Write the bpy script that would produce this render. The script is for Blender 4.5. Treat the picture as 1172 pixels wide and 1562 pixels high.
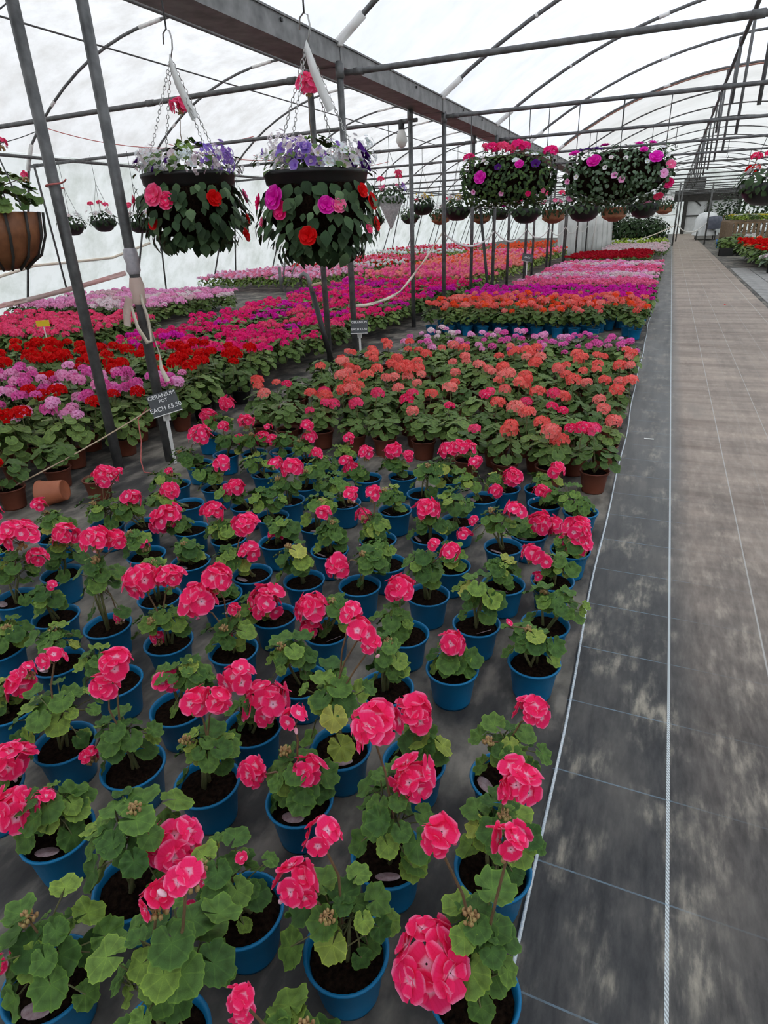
import bpy, math, random
from mathutils import Vector, Matrix
from math import sin, cos, pi, radians, sqrt

for o in list(bpy.data.objects):
    bpy.data.objects.remove(o)
scene = bpy.context.scene
COL = scene.collection

# ------------------------------------------------------------------ camera
cam_data = bpy.data.cameras.new('camera')
cam_data.sensor_fit = 'HORIZONTAL'
cam_data.sensor_width = 36.0
cam_data.lens = 29.1673
cam_data.clip_start = 0.05
cam_data.clip_end = 400
cam = bpy.data.objects.new('camera', cam_data)
COL.objects.link(cam)
RX, UX, FX = [[0.922014, 0.38529, -0.037965], [-0.128782, 0.397695, 0.908435], [-0.36511, 0.832701, -0.416299]]
cam.matrix_world = Matrix(((RX[0], UX[0], -FX[0], 0), (RX[1], UX[1], -FX[1], 0), (RX[2], UX[2], -FX[2], 1.45), (0, 0, 0, 1)))
scene.camera = cam

# ------------------------------------------------------------------ overcast sky and exposure
world = bpy.data.worlds.new('overcast')
scene.world = world
world.use_nodes = True
bg = world.node_tree.nodes['Background']
# overcast sky: brightest overhead, a third of that at the horizon, dull ground below
wn = world.node_tree
w_tc = wn.nodes.new('ShaderNodeTexCoord')
w_sep = wn.nodes.new('ShaderNodeSeparateXYZ')
w_rmp = wn.nodes.new('ShaderNodeValToRGB')
w_map = wn.nodes.new('ShaderNodeMapRange')
w_map.inputs[1].default_value = -1.0
w_map.inputs[2].default_value = 1.0
wn.links.new(w_tc.outputs['Generated'], w_sep.inputs[0])
wn.links.new(w_sep.outputs[2], w_map.inputs[0])
wn.links.new(w_map.outputs[0], w_rmp.inputs[0])
w_el = w_rmp.color_ramp.elements
w_el[0].position, w_el[0].color = 0.47, (0.13, 0.135, 0.12, 1)
w_el[1].position, w_el[1].color = 0.52, (0.34, 0.35, 0.36, 1)
w_top = w_el.new(1.0)
w_top.color = (0.90, 0.945, 1.0, 1)
wn.links.new(w_rmp.outputs[0], bg.inputs[0])
bg.inputs[1].default_value = 2.15
vs = scene.view_settings
vs.view_transform = 'Standard'
vs.look = 'None'
vs.exposure = 0.30
vs.gamma = 1.0
vs.use_curve_mapping = False

rnd = random.Random(7)

# ------------------------------------------------------------------ materials
def new_mat(name):
    m = bpy.data.materials.new(name)
    m.use_nodes = True
    nt = m.node_tree
    return m, nt, nt.nodes['Principled BSDF']

def N(nt, t, **kw):
    n = nt.nodes.new(t)
    for k, v in kw.items():
        setattr(n, k, v)
    return n

def ramp(nt, fac, stops):
    r = N(nt, 'ShaderNodeValToRGB')
    el = r.color_ramp.elements
    while len(el) > 1:
        el.remove(el[-1])
    el[0].position, el[0].color = stops[0][0], (*stops[0][1], 1)
    for p, c in stops[1:]:
        e = el.new(p)
        e.color = (*c, 1)
    nt.links.new(fac, r.inputs[0])
    return r.outputs[0]

def mathn(nt, op, a, b=None, c=None):
    n = N(nt, 'ShaderNodeMath', operation=op)
    for i, v in enumerate((a, b, c)):
        if v is None:
            continue
        if isinstance(v, (int, float)):
            n.inputs[i].default_value = v
        else:
            nt.links.new(v, n.inputs[i])
    return n.outputs[0]

def mixc(nt, fac, a, b, mode='MIX'):
    n = N(nt, 'ShaderNodeMix', data_type='RGBA', blend_type=mode)
    for i, v in ((0, fac), (6, a), (7, b)):
        if isinstance(v, (int, float)):
            n.inputs[i].default_value = v
        elif isinstance(v, tuple):
            n.inputs[i].default_value = (*v, 1)
        else:
            nt.links.new(v, n.inputs[i])
    return n.outputs[2]

def noise(nt, scale, detail=4, coord='Object', stretch=None, rough=0.55):
    tc = N(nt, 'ShaderNodeTexCoord')
    out = tc.outputs[coord]
    if stretch:
        mp = N(nt, 'ShaderNodeMapping')
        mp.inputs[3].default_value = stretch
        nt.links.new(out, mp.inputs[0])
        out = mp.outputs[0]
    n = N(nt, 'ShaderNodeTexNoise')
    n.inputs['Scale'].default_value = scale
    n.inputs['Detail'].default_value = detail
    n.inputs['Roughness'].default_value = rough
    nt.links.new(out, n.inputs[0])
    return n.outputs[0]

def bump(nt, b, h, strength=0.3, dist=0.01):
    n = N(nt, 'ShaderNodeBump')
    n.inputs['Strength'].default_value = strength
    n.inputs['Distance'].default_value = dist
    nt.links.new(h, n.inputs['Height'])
    nt.links.new(n.outputs[0], b.inputs['Normal'])

MAT = {}

def plain(name, c1, c2=None, rough=0.6, scale=20, metallic=0.0, spec=0.5, bmp=0.0, coord='Object'):
    m, nt, b = new_mat(name)
    b.inputs['Roughness'].default_value = rough
    b.inputs['Metallic'].default_value = metallic
    b.inputs['Specular IOR Level'].default_value = spec
    nz = noise(nt, scale, 3, coord)
    col = ramp(nt, nz, [(0.3, c1), (0.7, c2 or tuple(x * 1.25 for x in c1))])
    nt.links.new(col, b.inputs['Base Color'])
    if bmp:
        bump(nt, b, nz, bmp)
    MAT[name] = m
    return m

plain('steel', (0.075, 0.076, 0.077), (0.16, 0.16, 0.16), 0.5, 14, 0.2)
plain('galvanised', (0.10, 0.10, 0.10), (0.24, 0.24, 0.235), 0.5, 6, 0.25)
plain('wire', (0.05, 0.05, 0.05), (0.10, 0.10, 0.10), 0.5, 30)
plain('white_tape', (0.72, 0.70, 0.68), (0.86, 0.85, 0.83), 0.6, 8)
plain('chain', (0.32, 0.31, 0.30), (0.55, 0.54, 0.52), 0.35, 40, 0.7)
plain('blue_pot', (0.003, 0.135, 0.30), (0.005, 0.175, 0.38), 0.40, 6, 0, 0.3)
plain('brown_pot', (0.13, 0.032, 0.016), (0.19, 0.05, 0.025), 0.55, 6)
plain('terracotta', (0.34, 0.10, 0.045), (0.45, 0.14, 0.065), 0.55, 8)
plain('black_plastic', (0.006, 0.006, 0.006), (0.013, 0.013, 0.013), 0.45, 10)
plain('soil', (0.003, 0.002, 0.0016), (0.020, 0.012, 0.008), 0.95, 90, 0, 0.02, 0.9)
plain('stem', (0.10, 0.13, 0.04), (0.17, 0.15, 0.06), 0.6, 30)
plain('stalk', (0.10, 0.06, 0.03), (0.20, 0.12, 0.06), 0.6, 30)
plain('bud', (0.34, 0.15, 0.08), (0.42, 0.34, 0.12), 0.6, 60)
plain('plant_label', (0.16, 0.08, 0.09), (0.42, 0.32, 0.34), 0.35, 55)
plain('paper', (0.72, 0.71, 0.68), (0.82, 0.81, 0.79), 0.6, 10)
plain('slate_board', (0.055, 0.06, 0.065), (0.08, 0.085, 0.09), 0.6, 20)
plain('chalk', (0.85, 0.86, 0.86), (0.9, 0.9, 0.9), 0.8, 10)
plain('yellow_card', (0.8, 0.55, 0.01), (0.85, 0.62, 0.03), 0.6, 10)
plain('pink_tape', (0.66, 0.44, 0.38), (0.80, 0.66, 0.58), 0.6, 3)
plain('faded_tape', (0.78, 0.66, 0.52), (0.86, 0.78, 0.68), 0.6, 8)
plain('red_white_tape', (0.72, 0.22, 0.20), (0.86, 0.80, 0.76), 0.6, 3)
plain('twine', (0.45, 0.33, 0.22), (0.6, 0.47, 0.33), 0.8, 30)
plain('red_twine', (0.5, 0.10, 0.09), (0.62, 0.2, 0.18), 0.8, 30)
plain('clear_wrap', (0.40, 0.38, 0.42), (0.6, 0.55, 0.58), 0.3, 30)
plain('wood', (0.16, 0.10, 0.055), (0.30, 0.20, 0.12), 0.75, 9)
plain('wicker', (0.16, 0.055, 0.02), (0.30, 0.12, 0.05), 0.6, 14)
plain('dark_timber', (0.03, 0.028, 0.025), (0.06, 0.055, 0.05), 0.8, 5)
plain('curtain_film', (0.62, 0.63, 0.63), (0.78, 0.79, 0.79), 0.6, 3)
plain('lace', (0.35, 0.35, 0.36), (0.62, 0.62, 0.62), 0.7, 40)
plain('bulb_glass', (0.75, 0.74, 0.70), (0.82, 0.82, 0.78), 0.25, 10)
plain('white_cloth', (0.66, 0.68, 0.70), (0.85, 0.86, 0.87), 0.8, 3)
plain('grey_cloth', (0.10, 0.11, 0.15), (0.16, 0.17, 0.22), 0.8, 8)
plain('blue_plastic', (0.02, 0.12, 0.40), (0.03, 0.16, 0.5), 0.5, 8)
plain('kraft_card', (0.48, 0.38, 0.26), (0.6, 0.5, 0.36), 0.8, 10)

def leaf_mat(name, dark, light, edge, zone=0.5, rough=0.5):
    m, nt, b = new_mat(name)
    uv = N(nt, 'ShaderNodeUVMap')
    sx = N(nt, 'ShaderNodeSeparateXYZ')
    nt.links.new(uv.outputs[0], sx.inputs[0])
    oi = N(nt, 'ShaderNodeObjectInfo')
    base = ramp(nt, oi.outputs['Random'], [(0.0, dark), (0.75, light), (1.0, edge)])
    rad = ramp(nt, sx.outputs[0], [(0.0, (1.25, 1.25, 1.1)), (0.45, (1, 1, 1)), (0.62, (zone,) * 3), (0.80, (1, 1, 1)), (0.92, (1.05, 1.05, 1.0)), (1.0, (1.7, 1.6, 1.15))])
    c = mixc(nt, 1.0, base, rad, 'MULTIPLY')
    v = mathn(nt, 'SINE', mathn(nt, 'MULTIPLY', sx.outputs[1], 2 * pi * 7))
    vein = ramp(nt, v, [(0.86, (1, 1, 1)), (1.0, (1.35, 1.3, 1.15))])
    c = mixc(nt, 1.0, c, vein, 'MULTIPLY')
    nz = noise(nt, 45, 3)
    c = mixc(nt, 1.0, c, ramp(nt, nz, [(0.25, (0.75, 0.75, 0.75)), (0.75, (1.2, 1.2, 1.2))]), 'MULTIPLY')
    nt.links.new(c, b.inputs['Base Color'])
    b.inputs['Roughness'].default_value = rough
    b.inputs['Specular IOR Level'].default_value = 0.14
    bump(nt, b, nz, 0.25, 0.004)
    MAT[name] = m

leaf_mat('leaf', (0.040, 0.095, 0.024), (0.085, 0.165, 0.036), (0.18, 0.27, 0.05), 0.74)
leaf_mat('leaf_young', (0.16, 0.24, 0.05), (0.24, 0.30, 0.06), (0.33, 0.34, 0.08), 0.9)
leaf_mat('leaf_far', (0.050, 0.095, 0.026), (0.100, 0.165, 0.045), (0.16, 0.24, 0.07), 0.85)
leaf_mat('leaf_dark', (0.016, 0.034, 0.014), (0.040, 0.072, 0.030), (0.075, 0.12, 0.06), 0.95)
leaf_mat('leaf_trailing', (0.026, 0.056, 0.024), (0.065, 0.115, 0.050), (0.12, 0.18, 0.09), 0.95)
leaf_mat('leaf_lime', (0.16, 0.25, 0.03), (0.24, 0.34, 0.05), (0.3, 0.4, 0.1), 1.0)
leaf_mat('leaf_silver', (0.10, 0.15, 0.10), (0.19, 0.26, 0.18), (0.30, 0.37, 0.28), 1.0)

def petal_mat(name, centre, mid, edge, back=None):
    m, nt, b = new_mat(name)
    uv = N(nt, 'ShaderNodeUVMap')
    sx = N(nt, 'ShaderNodeSeparateXYZ')
    nt.links.new(uv.outputs[0], sx.inputs[0])
    c = ramp(nt, sx.outputs[0], [(0.0, centre), (0.16, centre), (0.34, mid), (0.82, mid), (1.0, edge)])
    oi = N(nt, 'ShaderNodeObjectInfo')
    c = mixc(nt, 1.0, c, ramp(nt, oi.outputs['Random'], [(0.0, (0.92, 0.8, 0.85)), (1.0, (1.0, 1.15, 1.15))]), 'MULTIPLY')
    v = mathn(nt, 'SINE', mathn(nt, 'MULTIPLY', sx.outputs[1], 2 * pi * 5))
    c = mixc(nt, 1.0, c, ramp(nt, v, [(0.4, (1, 1, 1)), (1.0, (0.98, 0.80, 0.86))]), 'MULTIPLY')
    nt.links.new(c, b.inputs['Base Color'])
    b.inputs['Roughness'].default_value = 0.55
    b.inputs['Specular IOR Level'].default_value = 0.08
    try:
        b.inputs['Subsurface Weight'].default_value = 0.0
    except Exception:
        pass
    tr = N(nt, 'ShaderNodeBsdfTranslucent')
    nt.links.new(c, tr.inputs[0])
    ms = N(nt, 'ShaderNodeMixShader')
    ms.inputs[0].default_value = 0.28
    nt.links.new(b.outputs[0], ms.inputs[1])
    nt.links.new(tr.outputs[0], ms.inputs[2])
    nt.links.new(ms.outputs[0], nt.nodes['Material Output'].inputs[0])
    MAT[name] = m

petal_mat('petal_pink', (1.0, 0.52, 0.66), (1.0, 0.030, 0.160), (1.0, 0.26, 0.45))
petal_mat('petal_palepink', (1.0, 0.62, 0.70), (1.0, 0.16, 0.36), (1.0, 0.36, 0.55))
petal_mat('petal_coral', (1.0, 0.38, 0.30), (1.0, 0.165, 0.14), (1.0, 0.36, 0.31))
petal_mat('petal_salmon', (1.0, 0.5, 0.42), (1.0, 0.25, 0.22), (1.0, 0.42, 0.40))
petal_mat('petal_purplepink', (0.30, 0.0, 0.10), (0.90, 0.14, 0.50), (0.95, 0.50, 0.80))
petal_mat('petal_lilac', (0.65, 0.03, 0.30), (1.0, 0.43, 0.72), (1.0, 0.68, 0.88))
petal_mat('petal_red', (0.62, 0.0, 0.0), (0.72, 0.003, 0.004), (0.75, 0.02, 0.02))
petal_mat('petal_magenta', (0.95, 0.02, 0.22), (0.97, 0.018, 0.225), (1.0, 0.14, 0.40))
petal_mat('petal_violet', (0.75, 0.0, 0.42), (0.80, 0.012, 0.44), (0.88, 0.12, 0.58))
petal_mat('petal_hotpink', (1.0, 0.26, 0.42), (1.0, 0.075, 0.22), (1.0, 0.25, 0.40))
petal_mat('petal_orange', (1.0, 0.2, 0.03), (1.0, 0.10, 0.03), (1.0, 0.18, 0.08))
petal_mat('petal_white', (0.7, 0.72, 0.35), (0.90, 0.89, 0.88), (0.92, 0.90, 0.90))
petal_mat('petal_whitepink', (0.95, 0.35, 0.5), (0.92, 0.72, 0.76), (0.94, 0.84, 0.86))
petal_mat('petal_darkred', (0.35, 0.0, 0.01), (0.48, 0.004, 0.02), (0.52, 0.02, 0.05))
petal_mat('petal_deepviolet', (0.04, 0.0, 0.06), (0.075, 0.01, 0.17), (0.10, 0.02, 0.24))
petal_mat('petal_lavender', (0.20, 0.08, 0.5), (0.36, 0.22, 0.68), (0.52, 0.40, 0.80))
petal_mat('petal_yellow', (0.8, 0.5, 0.02), (0.85, 0.62, 0.05), (0.85, 0.65, 0.1))

# woven ground sheet of the beds
def floor_material():
    m, nt, b = new_mat('bed_ground_sheet')
    n1 = noise(nt, 2.0, 6)
    n2 = noise(nt, 7, 5, stretch=(1.6, 0.7, 1))
    c = ramp(nt, n2, [(0.30, (0.028, 0.028, 0.029)), (0.52, (0.068, 0.065, 0.061)), (0.70, (0.19, 0.17, 0.148))])
    c = mixc(nt, ramp(nt, n1, [(0.47, (0, 0, 0)), (0.60, (0.85, 0.85, 0.85))]), c, mixc(nt, 1.0, (0.27, 0.245, 0.205), ramp(nt, n2, [(0.3, (0.35,) * 3), (0.62, (1.1,) * 3)]), 'MULTIPLY'))
    nt.links.new(c, b.inputs['Base Color'])
    nt.links.new(ramp(nt, n2, [(0.2, (0.6,) * 3), (0.8, (0.8,) * 3)]), b.inputs['Roughness'])
    b.inputs['Specular IOR Level'].default_value = 0.22
    bump(nt, b, noise(nt, 140, 2), 0.15, 0.003)
    MAT['bed_ground_sheet'] = m
floor_material()

def aisle_material():
    m, nt, b = new_mat('aisle_ground_sheet')
    tc = N(nt, 'ShaderNodeTexCoord')
    sx = N(nt, 'ShaderNodeSeparateXYZ')
    nt.links.new(tc.outputs['Object'], sx.inputs[0])
    X, Y = sx.outputs[0], sx.outputs[1]
    fine = noise(nt, 9, 6, stretch=(3.2, 0.8, 1), rough=0.65)
    blot = noise(nt, 1.3, 6, stretch=(1.4, 0.8, 1), rough=0.6)
    streak = noise(nt, 3, 4, stretch=(3, 0.25, 1))
    dark = ramp(nt, fine, [(0.30, (0.024, 0.025, 0.027)), (0.5, (0.050, 0.050, 0.051)), (0.70, (0.085, 0.083, 0.079))])
    pale = ramp(nt, fine, [(0.30, (0.035, 0.035, 0.036)), (0.47, (0.10, 0.096, 0.088)), (0.64, (0.32, 0.29, 0.235))])
    spot = noise(nt, 3.6, 5, stretch=(1.6, 0.9, 1))
    grey = mixc(nt, ramp(nt, spot, [(0.50, (0, 0, 0)), (0.62, (1, 1, 1))]), dark, pale)
    brown = ramp(nt, fine, [(0.28, (0.15, 0.12, 0.098)), (0.5, (0.27, 0.222, 0.186)), (0.72, (0.40, 0.345, 0.295))])
    # trodden dirt lies on the walked strip and gathers further down the path
    walked = mathn(nt, 'MULTIPLY', ramp(nt, X, [(0.18, (0, 0, 0)), (0.30, (1, 1, 1))]), ramp(nt, mathn(nt, 'MULTIPLY', Y, 0.1), [(0.10, (0.12,) * 3), (0.19, (0.5,) * 3), (0.30, (1, 1, 1))]))
    dirt = mathn(nt, 'MULTIPLY', walked, ramp(nt, blot, [(0.30, (0.25,) * 3), (0.6, (1, 1, 1))]))
    c = mixc(nt, dirt, grey, brown)
    dust = mathn(nt, 'MULTIPLY', ramp(nt, blot, [(0.50, (0, 0, 0)), (0.70, (1, 1, 1))]), ramp(nt, streak, [(0.35, (0, 0, 0)), (0.65, (0.8,) * 3)]))
    silt = mathn(nt, 'MULTIPLY', ramp(nt, mathn(nt, 'MULTIPLY', Y, 0.1), [(0.17, (0, 0, 0)), (0.45, (0.62,) * 3)]), ramp(nt, streak, [(0.25, (0.45,) * 3), (0.6, (1, 1, 1))]))
    c = mixc(nt, silt, c, mixc(nt, walked, (0.24, 0.24, 0.23), (0.40, 0.325, 0.27)))
    wrinkle_shade = noise(nt, 1.0, 4, stretch=(0.5, 3.2, 1), rough=0.7)  # light and shade of cross wrinkles, put into the sheet's colour
    c = mixc(nt, walked, c, mixc(nt, 1.0, c, ramp(nt, wrinkle_shade, [(0.32, (0.66, 0.62, 0.60)), (0.5, (1, 1, 1)), (0.68, (1.3, 1.28, 1.25))]), 'MULTIPLY'))
    c = mixc(nt, dust, c, (0.22, 0.20, 0.175))
    # woven marker threads along the sheet
    def line(coord, pos, half):
        d = mathn(nt, 'ABSOLUTE', mathn(nt, 'SUBTRACT', coord, pos))
        return mathn(nt, 'LESS_THAN', d, half)
    thread = mathn(nt, 'ADD', 0.55, mathn(nt, 'MULTIPLY', mathn(nt, 'SINE', mathn(nt, 'MULTIPLY', mathn(nt, 'ADD', Y, mathn(nt, 'MULTIPLY', X, 1.4)), 620)), 0.28))
    for px, half, col, k in ((0.195, 0.0042, (0.62, 0.68, 0.70), 1.0), (0.508, 0.003, (0.50, 0.50, 0.48), 0.9), (0.82, 0.003, (0.46, 0.45, 0.42), 0.9), (1.135, 0.003, (0.40, 0.39, 0.37), 0.7), (1.45, 0.0045, (0.48, 0.47, 0.44), 0.9), (0.665, 0.002, (0.36, 0.35, 0.33), 0.45), (0.975, 0.002, (0.36, 0.35, 0.33), 0.45)):
        f = mathn(nt, 'MULTIPLY', line(X, px, half), mathn(nt, 'MULTIPLY', thread, 1.25 * k))
        c = mixc(nt, f, c, col)
    ycell = mathn(nt, 'PINGPONG', mathn(nt, 'ADD', mathn(nt, 'SUBTRACT', Y, mathn(nt, 'MULTIPLY', X, -0.02)), -1.09), 0.1535)
    near = ramp(nt, X, [(0.16, (0.6,) * 3), (0.30, (0.12,) * 3)])
    wear = ramp(nt, fine, [(0.35, (1, 1, 1)), (0.75, (0.2,) * 3)])
    f = mathn(nt, 'MULTIPLY', mathn(nt, 'LESS_THAN', ycell, 0.0022), mathn(nt, 'MULTIPLY', near, wear))
    c = mixc(nt, f, c, (0.20, 0.30, 0.38))
    nt.links.new(c, b.inputs['Base Color'])
    nt.links.new(ramp(nt, fine, [(0.2, (0.55,) * 3), (0.8, (0.8,) * 3)]), b.inputs['Roughness'])
    b.inputs['Specular IOR Level'].default_value = 0.25
    bump(nt, b, noise(nt, 160, 2, stretch=(1, 0.5, 1)), 0.12, 0.003)
    MAT['aisle_ground_sheet'] = m
aisle_material()

def film_mat(name, tint, dirt, amount=0.25, trans=0.62, scale=1.2):
    m, nt, b = new_mat(name)
    nz = noise(nt, scale, 6, rough=0.65)
    c = ramp(nt, nz, [(0.42, tint), (0.75, dirt)])
    c = mixc(nt, amount, tint, c)
    d = N(nt, 'ShaderNodeBsdfDiffuse')
    t = N(nt, 'ShaderNodeBsdfTranslucent')
    nt.links.new(c, d.inputs[0])
    nt.links.new(c, t.inputs[0])
    ms = N(nt, 'ShaderNodeMixShader')
    ms.inputs[0].default_value = trans
    nt.links.new(d.outputs[0], ms.inputs[1])
    nt.links.new(t.outputs[0], ms.inputs[2])
    bm = N(nt, 'ShaderNodeBump')
    bm.inputs['Strength'].default_value = 0.35
    bm.inputs['Distance'].default_value = 0.05
    nt.links.new(noise(nt, 2.2, 4), bm.inputs['Height'])
    nt.links.new(bm.outputs[0], d.inputs['Normal'])
    nt.links.new(ms.outputs[0], nt.nodes['Material Output'].inputs[0])
    MAT[name] = m

film_mat('film_roof', (0.90, 0.915, 0.94), (0.66, 0.68, 0.71), 0.6, 0.62, 1.1)
film_mat('film_roof_left', (0.83, 0.83, 0.825), (0.56, 0.545, 0.51), 0.7, 0.60, 1.6)
film_mat('film_old', (0.87, 0.87, 0.845), (0.66, 0.66, 0.62), 0.7, 0.50, 0.8)
film_mat('film_wall', (0.90, 0.93, 0.915), (0.56, 0.60, 0.54), 0.95, 0.60, 1.4)  # blotches: real grimy streaks plus wrinkle shading put into the film colour

# ------------------------------------------------------------------ mesh helpers
class MB:
    def __init__(self):
        self.v, self.f, self.m, self.uv = [], [], [], []
    def quad(self, *idx, mat=0, uv=None):
        self.f.append(idx)
        self.m.append(mat)
        self.uv.append(uv)
    def box(self, x0, x1, y0, y1, z0, z1, mat=0, M=None):
        s = len(self.v)
        for z in (z0, z1):
            for x, y in ((x0, y0), (x1, y0), (x1, y1), (x0, y1)):
                p = Vector((x, y, z))
                self.v.append(tuple(M @ p) if M else tuple(p))
        for q in ((3, 2, 1, 0), (4, 5, 6, 7), (0, 1, 5, 4), (1, 2, 6, 5), (2, 3, 7, 6), (3, 0, 4, 7)):
            self.quad(*[s + i for i in q], mat=mat)
    def tube(self, pts, r, n=6, mat=0, r2=None, cap=True, squash=None):
        pts = [Vector(p) for p in pts]
        L = len(pts)
        s0 = len(self.v)
        up = Vector((0.13, 0.31, 0.94))
        for i, p in enumerate(pts):
            t = pts[min(i + 1, L - 1)] - pts[max(i - 1, 0)]
            if t.length < 1e-9:
                t = Vector((0, 0, 1))
            t.normalize()
            if abs(t.dot(up)) > 0.93:
                up = Vector((1, 0.05, 0.0))
            a = t.cross(up).normalized()
            b = a.cross(t)
            rr = r if r2 is None else r + (r2 - r) * i / max(1, L - 1)
            for k in range(n):
                w = 2 * pi * k / n
                ra, rb = (rr, rr) if not squash else (rr * squash[0], rr * squash[1])
                self.v.append(tuple(p + a * (cos(w) * ra) + b * (sin(w) * rb)))
        for i in range(L - 1):
            for k in range(n):
                k2 = (k + 1) % n
                self.quad(s0 + i * n + k, s0 + i * n + k2, s0 + (i + 1) * n + k2, s0 + (i + 1) * n + k, mat=mat)
        if cap:
            self.quad(*[s0 + k for k in range(n)][::-1], mat=mat)
            self.quad(*[s0 + (L - 1) * n + k for k in range(n)], mat=mat)
    def lathe(self, prof, n=24, mat=0, M=None, wob=None):
        s0 = len(self.v)
        for r, z in prof:
            for k in range(n):
                w = 2 * pi * k / n
                q = r * (1 + (wob(w, z) if wob else 0))
                p = Vector((q * cos(w), q * sin(w), z))
                self.v.append(tuple(M @ p) if M else tuple(p))
        for i in range(len(prof) - 1):
            for k in range(n):
                k2 = (k + 1) % n
                self.quad(s0 + i * n + k, s0 + i * n + k2, s0 + (i + 1) * n + k2, s0 + (i + 1) * n + k, mat=mat)
    def blob(self, c, r, mat=0, nu=6, nv=4, M=None):
        c = Vector(c)
        prof = [(max(1e-4, r[0] * sin(pi * i / nv)), -r[2] * cos(pi * i / nv)) for i in range(nv + 1)]
        self.lathe(prof, nu, mat, Matrix.Translation(c) @ (M if M else Matrix()))
    def append(self, other, M, mat_off=0):
        s0 = len(self.v)
        self.v.extend(tuple(M @ Vector(p)) for p in other.v)
        for f, m, u in zip(other.f, other.m, other.uv):
            self.f.append(tuple(i + s0 for i in f))
            self.m.append(m + mat_off)
            self.uv.append(u)
    def mesh(self, name, mats, smooth=True):
        me = bpy.data.meshes.new(name)
        me.from_pydata(self.v, [], self.f)
        for m in (mats if isinstance(mats, (list, tuple)) else [mats]):
            me.materials.append(MAT[m] if isinstance(m, str) else m)
        me.polygons.foreach_set('material_index', self.m)
        if smooth:
            me.polygons.foreach_set('use_smooth', [True] * len(self.f))
        if any(u for u in self.uv):
            ul = me.uv_layers.new(name='UVMap')
            flat = []
            for f, u in zip(self.f, self.uv):
                for i in range(len(f)):
                    flat.extend(u[i] if u else (0.5, 0.0))
            ul.data.foreach_set('uv', flat)
        me.update()
        return me
    def build(self, name, mats, parent=None, smooth=True, loc=None):
        return inst(name, self.mesh(name, mats, smooth), parent, Matrix.Translation(loc) if loc else None)

def inst(name, me, parent=None, M=None, mat=None):
    o = bpy.data.objects.new(name, me)
    COL.objects.link(o)
    if parent is not None:
        o.parent = parent
    if M is not None:
        o.matrix_basis = M
    if mat is not None:
        o.material_slots[0].link = 'OBJECT'
        o.material_slots[0].material = MAT[mat]
    return o

def tag(o, label, cat=None, group=None, kind=None):
    if label:
        o['label'] = label
    if cat:
        o['category'] = cat
    if group:
        o['group'] = group
    if kind:
        o['kind'] = kind
    return o

def empty(name, loc, rz=0.0, label=None, cat=None, group=None):
    o = bpy.data.objects.new(name, None)
    o.empty_display_size = 0.05
    COL.objects.link(o)
    o.location = loc
    o.rotation_euler = (0, 0, rz)
    return tag(o, label, cat, group)

def frame(p, n, tip, s=1.0):
    n = Vector(n).normalized()
    t = Vector(tip)
    t = t - n * t.dot(n)
    if t.length < 1e-5:
        t = n.orthogonal()
    t.normalize()
    b = n.cross(t)
    return Matrix(((t.x * s, b.x * s, n.x * s, p[0]), (t.y * s, b.y * s, n.y * s, p[1]), (t.z * s, b.z * s, n.z * s, p[2]), (0, 0, 0, 1)))

def rot_scale(p, rz, s=1.0, tilt=(0, 0)):
    return Matrix.Translation(p) @ Matrix.Rotation(rz, 4, 'Z') @ Matrix.Rotation(tilt[0], 4, 'X') @ Matrix.Rotation(tilt[1], 4, 'Y') @ Matrix.Scale(s, 4)

def rdir(r, zmin=-0.2, zmax=1.0):
    z = r.uniform(zmin, zmax)
    a = r.uniform(0, 2 * pi)
    q = sqrt(max(0, 1 - z * z))
    return Vector((q * cos(a), q * sin(a), z))

# ------------------------------------------------------------------ the tunnel house
FR = [3.4 + 3.28 * k for k in range(-3, 18)]
Y0, Y1 = -7.5, 61.0
RR, RL = 8.2, 5.68
def zr(x): return 4.65 - (RR - sqrt(max(0, RR * RR - (x - 1.6) ** 2)))
def zl(x): return 4.60 - (RL - sqrt(max(0, RL * RL - (x + 7.5) ** 2)))

def sheet(name, section, ys, mat, label=None, wr=0.0, seed=1):
    mb = MB()
    r = random.Random(seed)
    n = len(section)
    for j, y in enumerate(ys):
        for i, (x, z) in enumerate(section):
            d = 0.0
            if wr and 0 < i < n - 1:
                d = wr * (sin(y * 2.1 + i * 1.3 + sin(y * 0.7 + i) * 2) + 0.7 * sin(y * 4.7 - i * 2.1) + r.uniform(-0.6, 0.6))
            mb.v.append((x + d, y, z + d * 0.3))
    for j in range(len(ys) - 1):
        for i in range(n - 1):
            a = j * n + i
            mb.quad(a, a + 1, a + n + 1, a + n)
    o = mb.build(name, mat)
    return tag(o, label, None, None, 'structure')

def lin(a, b, n):
    return [a + (b - a) * i / (n - 1) for i in range(n)]

mb = MB()
mb.v = [(-13.2, Y0, 0), (6.9, Y0, 0), (6.9, Y1, 0), (-13.2, Y1, 0)]
mb.quad(0, 1, 2, 3)
tag(mb.build('floor', 'bed_ground_sheet', smooth=False), 'dark grey stained ground sheet under the flower beds', kind='structure')

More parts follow.
